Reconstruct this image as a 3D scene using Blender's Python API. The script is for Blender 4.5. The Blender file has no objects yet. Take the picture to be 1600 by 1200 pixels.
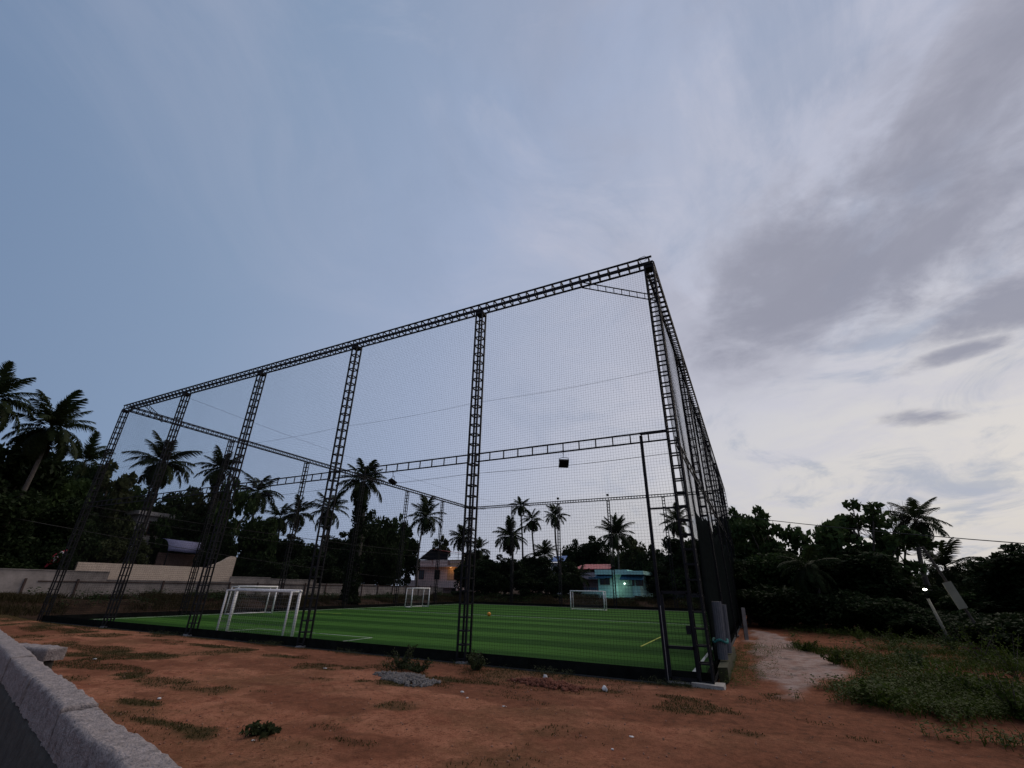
import bpy, math, random
import numpy as np
from mathutils import Vector, Matrix, Euler, noise as mnoise
R_ = math.radians
random.seed(7); np.random.seed(7)
scn = bpy.context.scene
COL = scn.collection

# ------------------------------------------------------------------ camera
F_PX, YAW, PITCH, ROLL, EYE = 697.19, -.468, .4276, .0164, 1.83
def _axes():
    cy, sy, cp, sp = math.cos(YAW), math.sin(YAW), math.cos(PITCH), math.sin(PITCH)
    fwd = np.array([sy*cp, cy*cp, sp]); right = np.array([cy, -sy, 0]); up = np.cross(right, fwd)
    c, s = math.cos(ROLL), math.sin(ROLL)
    return c*right+s*up, -s*right+c*up, fwd
AX = _axes()
CAM = np.array([0, 0, EYE])
cd = bpy.data.cameras.new('camera'); cam = bpy.data.objects.new('camera', cd); COL.objects.link(cam)
m = Matrix(((AX[0][0], AX[1][0], -AX[2][0], 0), (AX[0][1], AX[1][1], -AX[2][1], 0), (AX[0][2], AX[1][2], -AX[2][2], EYE), (0, 0, 0, 1)))
cam.matrix_world = m
cd.sensor_width = 36; cd.lens = 36*F_PX/1600; cd.clip_start = .05; cd.clip_end = 3000
scn.camera = cam
def ray(u, v): return AX[0]*(u-800)/F_PX - AX[1]*(v-600)/F_PX + AX[2]
def gz(u, v, z=0.): d = ray(u, v); return CAM + d*(z-EYE)/d[2]      # pixel -> point on a level plane
def gy(u, v, y): d = ray(u, v); return CAM + d*y/d[1]                # pixel -> point on the upright plane y
def gx(u, v, x): d = ray(u, v); return CAM + d*x/d[0]
def pu(p):
    d = np.array(p)-CAM
    return 800+F_PX*(d@AX[0])/(d@AX[2])

# ------------------------------------------------------------------ world, sun, exposure
SUN_AZ_DIR = ray(1720, 860); SUN_AZ = math.atan2(SUN_AZ_DIR[0], SUN_AZ_DIR[1]); SUN_EL = R_(7)
w = bpy.data.worlds.new('World'); scn.world = w; w.use_nodes = True
BLOBS = [(.50, 1.06, .68, .32, -.85), (.25, 1.36, .34, .2, -.6), (.78, 1.45, .25, .14, -.7), (.68, 1.72, .14, .06, -.5), (.69, 2.17, .13, .08, .1), (.90, .98, .40, .30, .8), (1.3, .5, .4, .35, .4), (.3, -.6, .6, .4, 1)]
def build_world():
    nt = w.node_tree; nt.nodes.clear(); N = nt.nodes.new; L = nt.links.new
    out = N('ShaderNodeOutputWorld'); bg = N('ShaderNodeBackground'); L(bg.outputs[0], out.inputs[0])
    sky = N('ShaderNodeTexSky'); sky.sky_type = 'NISHITA'; sky.sun_disc = False
    sky.sun_elevation = SUN_EL; sky.sun_rotation = SUN_AZ; sky.altitude = 0
    sky.air_density = 1.0; sky.dust_density = 1.6; sky.ozone_density = 2.2
    tc = N('ShaderNodeTexCoord'); sep = N('ShaderNodeSeparateXYZ'); L(tc.outputs['Generated'], sep.inputs[0])
    def math_(op, a, b=None, c=None, clamp=False):
        n = N('ShaderNodeMath'); n.operation = op; n.use_clamp = clamp
        for i, x in enumerate((a, b, c)):
            if x is None: continue
            if isinstance(x, (int, float)): n.inputs[i].default_value = x
            else: L(x, n.inputs[i])
        return n.outputs[0]
    def smooth(x, a, b):
        n = N('ShaderNodeMapRange'); n.interpolation_type = 'SMOOTHSTEP'; n.clamp = True
        L(x, n.inputs['Value']); n.inputs['From Min'].default_value = a; n.inputs['From Max'].default_value = b
        return n.outputs[0]
    def mix(f, a, b, typ='MIX'):
        n = N('ShaderNodeMix'); n.data_type = 'RGBA'; n.blend_type = typ
        if isinstance(f, (int, float)): n.inputs[0].default_value = f
        else: L(f, n.inputs[0])
        for s, x in ((6, a), (7, b)):
            if isinstance(x, tuple): n.inputs[s].default_value = (*x, 1)
            else: L(x, n.inputs[s])
        return n.outputs[2]
    zc = math_('MAXIMUM', sep.outputs[2], 0.0)
    den = math_('ADD', zc, .16)
    px = math_('DIVIDE', sep.outputs[0], den); py = math_('DIVIDE', sep.outputs[1], den)
    P = N('ShaderNodeCombineXYZ'); L(px, P.inputs[0]); L(py, P.inputs[1])
    def noise(scale, detail=5, rough=.55, dist=0, off=(0, 0, 0), sc=(1, 1, 1), rot=0):
        mp = N('ShaderNodeMapping'); L(P.outputs[0], mp.inputs[0]); mp.inputs['Location'].default_value = off
        mp.inputs['Scale'].default_value = sc; mp.inputs['Rotation'].default_value = (0, 0, rot)
        n = N('ShaderNodeTexNoise'); n.inputs['Scale'].default_value = scale; n.inputs['Detail'].default_value = detail
        n.inputs['Roughness'].default_value = rough; n.inputs['Distortion'].default_value = dist
        L(mp.outputs[0], n.inputs['Vector']); return n.outputs[0]
    # nishita scaled to the photo's dusk exposure
    base = mix(1.0, sky.outputs[0], (.085, .085, .085), 'MULTIPLY')
    # azimuth term: +1 looking to the afterglow, -1 away from it
    dt = N('ShaderNodeVectorMath'); dt.operation = 'DOT_PRODUCT'; L(tc.outputs['Generated'], dt.inputs[0])
    dt.inputs[1].default_value = (math.sin(SUN_AZ), math.cos(SUN_AZ), 0)
    g = dt.outputs['Value']
    # thin high veil: blue away from the afterglow, pale lilac towards it
    vr = N('ShaderNodeValToRGB'); mr = N('ShaderNodeMapRange'); L(g, mr.inputs[0]); mr.inputs['From Min'].default_value = -1
    L(mr.outputs[0], vr.inputs[0]); e = vr.color_ramp.elements
    e[0].position = .30; e[0].color = (.17, .25, .40, 1); e[1].position = .99; e[1].color = (.66, .65, .68, 1)
    for ps, cl in ((.50, (.243, .33, .485)), (.70, (.36, .43, .595)), (.84, (.47, .505, .63)), (.94, (.57, .585, .68))):
        q = e.new(ps); q.color = (*cl, 1)
    c0 = mix(.95, base, vr.outputs[0])
    c0 = mix(math_('MULTIPLY', smooth(zc, .25, .02), math_('MULTIPLY', smooth(g, .2, .9), .55)), c0, (.50, .49, .50))
    c0 = mix(math_('MULTIPLY', math_('MULTIPLY', smooth(g, .55, .98), smooth(zc, .55, .12)), .55), c0, (.70, .665, .61))
    # soft pale streaks
    n1 = noise(1.5, 7, .6, .8, (3.1, 1.7, 0), (1.1, 1, 1), .5)
    streak = math_('MULTIPLY', smooth(n1, .42, .68), smooth(px, -1.5, .2))
    c1 = mix(math_('MULTIPLY', streak, .42), c0, (.52, .525, .63))
    n4 = noise(1.5, 9, .6, .9, (7.7, 0, 0), (1.3, .8, 1), .6)
    c1 = mix(math_('MULTIPLY', math_('MULTIPLY', smooth(n4, .40, .62), math_('MULTIPLY', smooth(px, -.45, .25), smooth(zc, .25, .5))), .7), c1, (.35, .355, .43))
    n6 = noise(3.2, 9, .66, 1.2, (2.3, 9.1, 0), (1.0, 1.0, 1), .3)
    c1 = mix(math_('MULTIPLY', math_('MULTIPLY', smooth(n6, .46, .70), smooth(px, -.75, .0)), .30), c1, (.58, .58, .67))
    n7 = noise(1.9, 9, .62, .8, (12.3, 4.1, 0), (1.2, .8, 1), .4)
    c1 = mix(math_('MULTIPLY', math_('MULTIPLY', smooth(n7, .48, .68), smooth(px, -1.4, .1)), .5), c1, (.25, .32, .46))
    # grey banks towards the afterglow
    n3 = noise(2.4, 8, .62, .5, (0, 2.2, 0)); n5 = noise(7.5, 6, .6, .3, (1, 4.2, 0))
    def blob(cx, cy, rx, ry, rot):
        mp = N('ShaderNodeMapping'); mp.vector_type = 'TEXTURE'; L(P.outputs[0], mp.inputs[0]); mp.inputs['Location'].default_value = (cx, cy, 0)
        mp.inputs['Scale'].default_value = (rx, ry, 1); mp.inputs['Rotation'].default_value = (0, 0, rot)
        ln = N('ShaderNodeVectorMath'); ln.operation = 'LENGTH'; L(mp.outputs[0], ln.inputs[0])
        return smooth(ln.outputs['Value'], 1.7, .1)
    tot = None
    for bl in BLOBS:
        o = blob(*bl); tot = o if tot is None else math_('MAXIMUM', tot, o)
    nb = math_('ADD', math_('MULTIPLY', tot, 1.0), math_('ADD', math_('MULTIPLY', math_('SUBTRACT', n3, .50), 3.0), math_('MULTIPLY', math_('SUBTRACT', n5, .5), 1.4)))
    bank = math_('MULTIPLY', smooth(nb, -.05, 1.15), smooth(tot, .0, .55))
    c2 = mix(math_('MULTIPLY', bank, .88), c1, (.285, .295, .37))
    L(c2, bg.inputs[0]); bg.inputs[1].default_value = 1.0
build_world()
sd = bpy.data.lights.new('sun', 'SUN'); sd.energy = 1.5; sd.angle = R_(70); sd.color = (1, .84, .70)
sun = bpy.data.objects.new('sun', sd); COL.objects.link(sun)
sun.rotation_euler = Vector((math.sin(SUN_AZ)*math.cos(R_(48)), math.cos(SUN_AZ)*math.cos(R_(48)), math.sin(R_(48)))).to_track_quat('Z', 'Y').to_euler()
scn.view_settings.view_transform = 'Standard'; scn.view_settings.look = 'None'
scn.view_settings.exposure = 0; scn.view_settings.gamma = 1

# ------------------------------------------------------------------ materials
MATS = {}
def mat(name, col, rough=.8, var=.25, scale=6, bump=.0, bscale=30, col2=None, metal=0, coord='Object', emit=None, estr=0, spec=.3, detail=6):
    if name in MATS: return MATS[name]
    M = bpy.data.materials.new(name); M.use_nodes = True; nt = M.node_tree; N = nt.nodes.new; L = nt.links.new
    b = nt.nodes['Principled BSDF']; b.inputs['Roughness'].default_value = rough; b.inputs['Metallic'].default_value = metal
    b.inputs['Specular IOR Level'].default_value = spec
    tc = N('ShaderNodeTexCoord'); n = N('ShaderNodeTexNoise'); L(tc.outputs[coord], n.inputs['Vector'])
    n.inputs['Scale'].default_value = scale; n.inputs['Detail'].default_value = detail; n.inputs['Roughness'].default_value = .65
    r = N('ShaderNodeValToRGB'); L(n.outputs[0], r.inputs[0])
    c2 = col2 or tuple(c*(1+var) for c in col); c1 = col if col2 else tuple(c*(1-var) for c in col)
    r.color_ramp.elements[0].position = .3; r.color_ramp.elements[1].position = .7
    r.color_ramp.elements[0].color = (*c1, 1); r.color_ramp.elements[1].color = (*c2, 1)
    L(r.outputs[0], b.inputs['Base Color'])
    if bump:
        n2 = N('ShaderNodeTexNoise'); L(tc.outputs[coord], n2.inputs['Vector']); n2.inputs['Scale'].default_value = bscale; n2.inputs['Detail'].default_value = 8
        bp = N('ShaderNodeBump'); bp.inputs['Strength'].default_value = bump; bp.inputs['Distance'].default_value = .02
        L(n2.outputs[0], bp.inputs['Height']); L(bp.outputs[0], b.inputs['Normal'])
    if emit: b.inputs['Emission Color'].default_value = (*emit, 1); b.inputs['Emission Strength'].default_value = estr
    MATS[name] = M; return M
def leafmat(name, c1, c2, rough=.6, trans=.25):
    if name in MATS: return MATS[name]
    M = bpy.data.materials.new(name); M.use_nodes = True; nt = M.node_tree; N = nt.nodes.new; L = nt.links.new
    b = nt.nodes['Principled BSDF']; b.inputs['Roughness'].default_value = rough; b.inputs['Specular IOR Level'].default_value = .06
    gi = N('ShaderNodeNewGeometry'); oi = N('ShaderNodeObjectInfo')
    mx = N('ShaderNodeMix'); mx.data_type = 'RGBA'
    ad = N('ShaderNodeMath'); ad.operation = 'ADD'; sc = N('ShaderNodeMath'); sc.operation = 'MULTIPLY'; sc.inputs[1].default_value = .35
    L(oi.outputs['Random'], sc.inputs[0]); s2 = N('ShaderNodeMath'); s2.operation = 'MULTIPLY'; s2.inputs[1].default_value = .65
    L(gi.outputs['Random Per Island'], s2.inputs[0]); L(sc.outputs[0], ad.inputs[0]); L(s2.outputs[0], ad.inputs[1])
    L(ad.outputs[0], mx.inputs[0]); mx.inputs[6].default_value = (*c1, 1); mx.inputs[7].default_value = (*c2, 1)
    L(mx.outputs[2], b.inputs['Base Color'])
    tr = N('ShaderNodeBsdfTranslucent'); L(mx.outputs[2], tr.inputs[0])
    ms = N('ShaderNodeMixShader'); ms.inputs[0].default_value = trans; L(b.outputs[0], ms.inputs[1]); L(tr.outputs[0], ms.inputs[2])
    L(ms.outputs[0], nt.nodes['Material Output'].inputs[0])
    MATS[name] = M; return M
BLACK = mat('black_steel', (.010, .010, .012), .6, .3, 9, spec=.15)
NETM = mat('black_netting', (.012, .012, .014), .9, spec=0)
WHITE = mat('white_steel', (.78, .76, .75), .4, .1, 12)
WNET = mat('white_netting', (.22, .21, .2), .9, spec=0)
CONC = mat('concrete', (.20, .185, .175), .9, .35, 3, .5, 25)
BARK = mat('bark', (.055, .045, .037), .95, .4, 5, .6, 12)
PALMBARK = mat('palm_bark', (.075, .064, .055), .95, .35, 7, .6, 14)
LEAF = [leafmat('leaf_dark', (.008, .015, .006), (.024, .038, .013)),
        leafmat('leaf_mid', (.016, .03, .010), (.055, .085, .028)),
        leafmat('leaf_olive', (.026, .032, .013), (.06, .072, .03))]
PALML = leafmat('palm_leaf', (.009, .016, .006), (.03, .042, .015))
WEED = leafmat('weed_leaf', (.016, .030, .005), (.075, .105, .018), trans=.3)
GRASS = leafmat('grass_blade', (.022, .026, .007), (.07, .062, .022))
DRYG = leafmat('dry_grass', (.022, .020, .008), (.055, .042, .02))

# ------------------------------------------------------------------ mesh helpers
class MB:
    def __init__(s): s.v = []; s.f = []
    def box(s, a, b):
        i = len(s.v); (x0, y0, z0), (x1, y1, z1) = a, b
        s.v += [(x0, y0, z0), (x1, y0, z0), (x1, y1, z0), (x0, y1, z0), (x0, y0, z1), (x1, y0, z1), (x1, y1, z1), (x0, y1, z1)]
        s.f += [(i, i+3, i+2, i+1), (i+4, i+5, i+6, i+7), (i, i+1, i+5, i+4), (i+1, i+2, i+6, i+5), (i+2, i+3, i+7, i+6), (i+3, i, i+4, i+7)]
        return s
    def bar(s, a, b, r, n=4, r2=None, caps=True, roll=math.pi/4):
        a = np.array(a, float); b = np.array(b, float); d = b-a; d /= np.linalg.norm(d)
        h = np.array([0, 0, 1.]) if abs(d[2]) < .9 else np.array([1., 0, 0])
        p = np.cross(d, h); p /= np.linalg.norm(p); q = np.cross(d, p); i = len(s.v)
        for c, rr in ((a, r), (b, r if r2 is None else r2)):
            for k in range(n):
                t = roll+2*math.pi*k/n; s.v.append(tuple(c+rr*(math.cos(t)*p+math.sin(t)*q)))
        for k in range(n): s.f.append((i+k, i+(k+1) % n, i+n+(k+1) % n, i+n+k))
        if caps: s.f.append(tuple(range(i+n-1, i-1, -1))); s.f.append(tuple(range(i+n, i+2*n)))
        return s
    def tube(s, pts, rads, n=8):
        pts = [np.array(p, float) for p in pts]; i = len(s.v)
        for k, p in enumerate(pts):
            d = pts[min(k+1, len(pts)-1)]-pts[max(k-1, 0)]; d = d/(np.linalg.norm(d)+1e-9)
            h = np.array([1., 0, 0]) if abs(d[0]) < .8 else np.array([0, 1., 0])
            a = np.cross(d, h); a /= np.linalg.norm(a); b = np.cross(d, a)
            for j in range(n):
                t = 2*math.pi*j/n; s.v.append(tuple(p+rads[k]*(math.cos(t)*a+math.sin(t)*b)))
        for k in range(len(pts)-1):
            for j in range(n): s.f.append((i+k*n+j, i+k*n+(j+1) % n, i+(k+1)*n+(j+1) % n, i+(k+1)*n+j))
        e = i+(len(pts)-1)*n
        s.f.append(tuple(range(e, e+n))); s.f.append(tuple(range(i+n-1, i-1, -1)))
        return s
    def poly(s, pts): i = len(s.v); s.v += [tuple(p) for p in pts]; s.f.append(tuple(range(i, i+len(pts)))); return s
    def prism(s, outline, z0, z1):                       # outline: list of (x,y), extruded in z
        n = len(outline); i = len(s.v)
        s.v += [(x, y, z0) for x, y in outline]+[(x, y, z1) for x, y in outline]
        s.f += [tuple(range(i+n-1, i-1, -1)), tuple(range(i+n, i+2*n))]
        s.f += [(i+k, i+(k+1) % n, i+n+(k+1) % n, i+n+k) for k in range(n)]
        return s
    def mesh(s, name, mt, smooth=False):
        me = bpy.data.meshes.new(name); me.from_pydata([tuple(map(float, p)) for p in s.v], [], s.f); me.materials.append(mt)
        if smooth: me.polygons.foreach_set('use_smooth', [True]*len(me.polygons))
        return me
    def build(s, name, mt, parent=None, smooth=False, **kw): return link(name, s.mesh(name, mt, smooth), parent, **kw)
def np_mesh(name, V, F, mt, smooth=False):
    V = np.asarray(V, np.float32); F = np.asarray(F, np.int32); k = F.shape[1]
    me = bpy.data.meshes.new(name); me.vertices.add(len(V)); me.vertices.foreach_set('co', V.ravel())
    me.loops.add(F.size); me.loops.foreach_set('vertex_index', F.ravel())
    me.polygons.add(len(F)); me.polygons.foreach_set('loop_start', np.arange(len(F), dtype=np.int32)*k)
    me.polygons.foreach_set('loop_total', np.full(len(F), k, np.int32))
    if smooth: me.polygons.foreach_set('use_smooth', np.ones(len(F), bool))
    me.materials.append(mt); me.update(calc_edges=True); return me
def link(name, me, parent=None, loc=None, rot=None, scale=None, label=None, cat=None, group=None, kind=None):
    o = bpy.data.objects.new(name, me); COL.objects.link(o)
    if parent: o.parent = parent
    if loc is not None: o.location = [float(t) for t in loc]
    if rot is not None: o.rotation_euler = rot
    if scale is not None: o.scale = scale if hasattr(scale, '__len__') else (scale,)*3
    return tag(o, label, cat, group, kind)
def tag(o, label=None, cat=None, group=None, kind=None):
    for k, v in (('label', label), ('category', cat), ('group', group), ('kind', kind)):
        if v: o[k] = v
    return o
def thing(name, label, cat, loc=(0, 0, 0), rz=0, group=None): return link(name, None, None, loc, (0, 0, rz), None, label, cat, group)

# value noise for terrain
_tab = np.random.RandomState(3).rand(256, 256)
def vn(x, y):
    xi = np.floor(x).astype(int); yi = np.floor(y).astype(int); fx = x-xi; fy = y-yi
    fx = fx*fx*(3-2*fx); fy = fy*fy*(3-2*fy)
    g = lambda a, b: _tab[a % 256, b % 256]
    return (g(xi, yi)*(1-fx)+g(xi+1, yi)*fx)*(1-fy)+(g(xi, yi+1)*(1-fx)+g(xi+1, yi+1)*fx)*fy
def fbm(x, y, o=4):
    s = 0; a = .5
    for k in range(o): s = s+a*vn(x*2**k+17*k, y*2**k+31*k); a *= .5
    return s
def sst(x, a, b): t = np.clip((x-a)/(b-a), 0, 1); return t*t*(3-2*t)

# ------------------------------------------------------------------ cage dimensions
X0, X1, Y0, Y1, H = -31.59, -1.255, 11.873, 51.257, 11.15
NBX, NBY = 5, 6
TX0, TX1, TY0, TY1 = X0+.75, X1-.12, Y0+.14, Y1-2.2       # turf

# ------------------------------------------------------------------ ground
weed_px = [(1172, 972), (1215, 985), (1238, 1003), (1290, 1028), (1335, 1050), (1300, 1092), (1330, 1112), (1440, 1128), (1500, 1160), (1600, 1190)]
_we = np.array([gz(*p)[:2] for p in weed_px]); _we = _we[np.argsort(_we[:, 1])]
def weed_mask(x, y):
    e = np.interp(y, _we[:, 1], _we[:, 0])
    n = fbm(x*.55+3, y*.55+9, 4)
    wgt = sst(x-e+(n-.47)*5.0, -.3, .9)
    gap = 1-sst(fbm(x*.42+21, y*.6+2, 4), .52, .60)*(1-sst(x-.45*y, 1.5, 4.0))
    return wgt*gap*sst(y, 1.5, 3.5)*np.where(y > 45, .9, 1)
patches = [(140, 1042, 1.9, .55), (205, 1056, 1.3, .35), (120, 1025, 2.0, .4), (245, 1130, .9, .2), (225, 1102, .8, .16), (300, 1108, .35, .08), (418, 1138, .3, .2), (525, 1153, .55, .2), (500, 1040, .8, .25),
           (640, 1070, 1.3, .55), (560, 1045, 1.6, .35), (740, 1065, .9, .3), (200, 1020, 2.2, .5), (330, 1010, 3, .35), (460, 1028, 2.4, .3), (1180, 1120, 1.6, .5), (1150, 1060, .6, 2.2),
           (1135, 1108, .8, .35), (1370, 1160, .5, .25), (60, 985, 4, .9), (20, 975, 5, 1.5), (1060, 1092, .8, .2), (900, 1075, 1.2, .25), (1160, 1148, .5, .2)]
_pp = [(gz(u, v)[:2], a, b) for u, v, a, b in patches]
def grass_mask(x, y):
    n = fbm(x*1.3+40, y*1.3+11, 4); r = np.zeros_like(x)
    for (c, a, b) in _pp:
        d = np.sqrt(((x-c[0])/a)**2+((y-c[1])/b)**2)
        r = np.maximum(r, sst(1.0-d+(n-.47)*3.6, 0, .7)*(d < 2.2))
    r = np.maximum(r, sst(fbm(x*.7+5, y*1.1, 5), .50, .62)*.7*sst(y, 3, 6.5)*(1-sst(x, -6, 0)))
    r = np.maximum(r, np.maximum(sst(-x, 31.9, 33.5)*sst(y, 7.5, 11), sst(y, Y1+.2, Y1+1.5)*(x < 6))*(.6+.4*sst(n, .35, .6)))
    r = np.maximum(r, sst(.55-np.abs(y-Y0+.25)+(n-.5)*.9, 0, .4)*(x < X1+.3)*.8)
    return r
_pa = np.array([gz(*p)[:2] for p in [(1168, 985), (1225, 992), (1262, 1012), (1330, 1042), (1318, 1075), (1240, 1090), (1200, 1078), (1172, 1040), (1175, 1010)]])
_pc = _pa.mean(0)
def pale_mask(x, y):                                   # broken old concrete apron beside the cage
    n = fbm(x*1.1+70, y*.8+3, 5)
    ins = np.full(x.shape, 9.)
    for k in range(len(_pa)):
        a, b = _pa[k], _pa[(k+1) % len(_pa)]; e = b-a; nn = np.array([-e[1], e[0]]); nn = nn/np.linalg.norm(nn)
        if (np.dot(_pc-a, nn)) < 0: nn = -nn
        ins = np.minimum(ins, (x-a[0])*nn[0]+(y-a[1])*nn[1])
    return sst(ins+(n-.42)*1.6, -.1, .35)
def inside(x, y, mg=0): return (x > X0-mg) & (x < X1+mg) & (y > Y0-mg) & (y < Y1+mg)
def bank(x, y):
    n = fbm(x*.35, y*.35, 3)-.45
    z = sst(-x, 32.2, 37.0)*(.78+.4*n)*sst(y, 6.5, 12)*(1-.35*sst(y, 22, 34))
    z = np.maximum(z, sst(y, 52, 56)*(.75+.5*n)*sst(-x, -1, 6))
    z = np.maximum(z, sst(-x, 19, 33)*sst(y, 6, 11)*.28*(1+n)*(y < Y0-.4)*sst(Y0-.4-y, 0, 1.2))
    return z
def ground_z(x, y):
    x = np.asarray(x, float); y = np.asarray(y, float)
    z = (fbm(x*.5, y*.5, 4)-.45)*.10+(fbm(x*2.6, y*2.6, 3)-.45)*.05
    near = sst(np.abs(x-np.clip(x, X0-.1, X1+.05))+np.abs(y-np.clip(y, Y0-.1, Y1+.1)), 0, 1.0)
    z = z*near*.9
    z = z+.05*pale_mask(x, y)+.05*weed_mask(x, y)*near
    z = np.where(inside(x, y, .3), -.06, z)
    z = z+bank(x, y)*np.where(inside(x, y, .2), 0, 1)
    return z
def axis(segs):
    r = []
    for a, b, st in segs: r += list(np.arange(a, b, st))
    return np.array(r+[segs[-1][1]])
gxs = axis([(-1400, -200, 150), (-200, -60, 10), (-60, -16, .5), (-16, 9, .09), (9, 40, .5), (40, 200, 10), (200, 1400, 150)])
gys = axis([(-400, -20, 60), (-20, 0, 2), (0, 12.2, .075), (12.2, 22, .2), (22, 70, .6), (70, 200, 10), (200, 1500, 130)])
GX, GY = np.meshgrid(gxs, gys); gzv = ground_z(GX, GY)
def dirt_mat():
    M = bpy.data.materials.new('red_dirt'); M.use_nodes = True; nt = M.node_tree; N = nt.nodes.new; L = nt.links.new
    b = nt.nodes['Principled BSDF']; b.inputs['Specular IOR Level'].default_value = .05
    tc = N('ShaderNodeTexCoord')
    def noise(s, d=8, r=.65):
        n = N('ShaderNodeTexNoise'); L(tc.outputs['Object'], n.inputs['Vector']); n.inputs['Scale'].default_value = s; n.inputs['Detail'].default_value = d; n.inputs['Roughness'].default_value = r; return n.outputs[0]
    def ramp(f, a, b_, p0=.35, p1=.65):
        r = N('ShaderNodeValToRGB'); L(f, r.inputs[0]); e = r.color_ramp.elements; e[0].position = p0; e[1].position = p1; e[0].color = (*a, 1); e[1].color = (*b_, 1); return r.outputs[0]
    def mix(f, a, b_, t='MIX'):
        n = N('ShaderNodeMix'); n.data_type = 'RGBA'; n.blend_type = t
        if isinstance(f, float): n.inputs[0].default_value = f
        else: L(f, n.inputs[0])
        for s, x in ((6, a), (7, b_)):
            if isinstance(x, tuple): n.inputs[s].default_value = (*x, 1)
            else: L(x, n.inputs[s])
        return n.outputs[2]
    def attr(nm): a = N('ShaderNodeAttribute'); a.attribute_name = nm; return a.outputs['Fac']
    c = ramp(noise(.8, 10, .72), (.275, .102, .056), (.43, .186, .106), .35, .62)
    c = mix(ramp(noise(3.5), (0, 0, 0), (.45, .45, .45), .5, .72), c, (.54, .25, .15))
    c = mix(ramp(noise(2.1, 10, .78), (0, 0, 0), (.85, .85, .85), .52, .66), c, (.16, .052, .028))
    c = mix(ramp(noise(34, 6, .7), (0, 0, 0), (.9, .9, .9), .54, .64), c, (.10, .034, .019))
    c = mix(ramp(noise(60, 3), (0, 0, 0), (.5, .5, .5), .66, .72), c, (.42, .30, .23))
    c = mix(ramp(noise(.45, 10, .74), (0, 0, 0), (.8, .8, .8), .45, .60), c, ramp(noise(7, 9, .75), (.10, .055, .026), (.25, .115, .06)))
    c = mix(ramp(noise(9, 10, .8), (0, 0, 0), (.9, .9, .9), .53, .62), c, (.14, .046, .026))
    gcol = ramp(noise(9), (.045, .034, .013), (.11, .066, .03))
    c = mix(attr('grass'), c, gcol)
    pcol = mix(ramp(noise(2.6, 12, .82), (0, 0, 0), (1, 1, 1), .42, .56), (.24, .135, .105), (.34, .26, .235))
    pcol = mix(ramp(noise(.9, 7, .7), (0, 0, 0), (.8, .8, .8), .55, .66), pcol, (.085, .075, .075))
    c = mix(attr('pale'), c, pcol)
    c = mix(attr('weed'), c, ramp(noise(6), (.028, .026, .010), (.085, .052, .026)))
    c = mix(attr('dark_soil'), c, ramp(noise(5, 10, .78), (.105, .042, .023), (.23, .088, .048), .4, .6))
    c = mix(attr('bank'), c, ramp(noise(1.5), (.022, .014, .009), (.05, .030, .019)))
    L(c, b.inputs['Base Color'])
    rr = N('ShaderNodeMapRange'); L(attr('pale'), rr.inputs[0]); rr.inputs['To Min'].default_value = .95; rr.inputs['To Max'].default_value = .62; L(rr.outputs[0], b.inputs['Roughness'])
    bp = N('ShaderNodeBump'); bp.inputs['Strength'].default_value = 1.0; bp.inputs['Distance'].default_value = .05
    L(noise(14, 12, .78), bp.inputs['Height']); L(bp.outputs[0], b.inputs['Normal'])
    return M
nx, ny = len(gxs), len(gys); ii = np.arange(nx*ny).reshape(ny, nx)
Fg = np.stack([ii[:-1, :-1], ii[:-1, 1:], ii[1:, 1:], ii[1:, :-1]], -1).reshape(-1, 4)
gme = np_mesh('ground', np.stack([GX, GY, gzv], -1).reshape(-1, 3), Fg, dirt_mat(), True)
def bank_mask(x, y): return np.maximum(sst(-x, 31.2, 32.6)*sst(y, 8.0, 10.5), sst(y, Y1-.2, Y1+.8)*(x < 30))
def dark_soil_mask(x, y): return np.clip(.8*sst(x+(fbm(x*.5+60, y*.7+8, 5)-.47)*9, -3.0, 1.5)+.75*sst(fbm(x*.45+90, y*.9+20, 5), .50, .60), 0, .85)*(1-pale_mask(x, y))  # darker brown soil towards the right, plus random darker patches
for nm, fn in (('dark_soil', dark_soil_mask), ('bank', bank_mask), ('grass', grass_mask), ('pale', pale_mask), ('weed', weed_mask)):
    at = gme.attributes.new(nm, 'FLOAT', 'POINT'); at.data.foreach_set('value', fn(GX, GY).astype(np.float32).ravel())
link('ground', gme, kind='structure')

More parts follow.
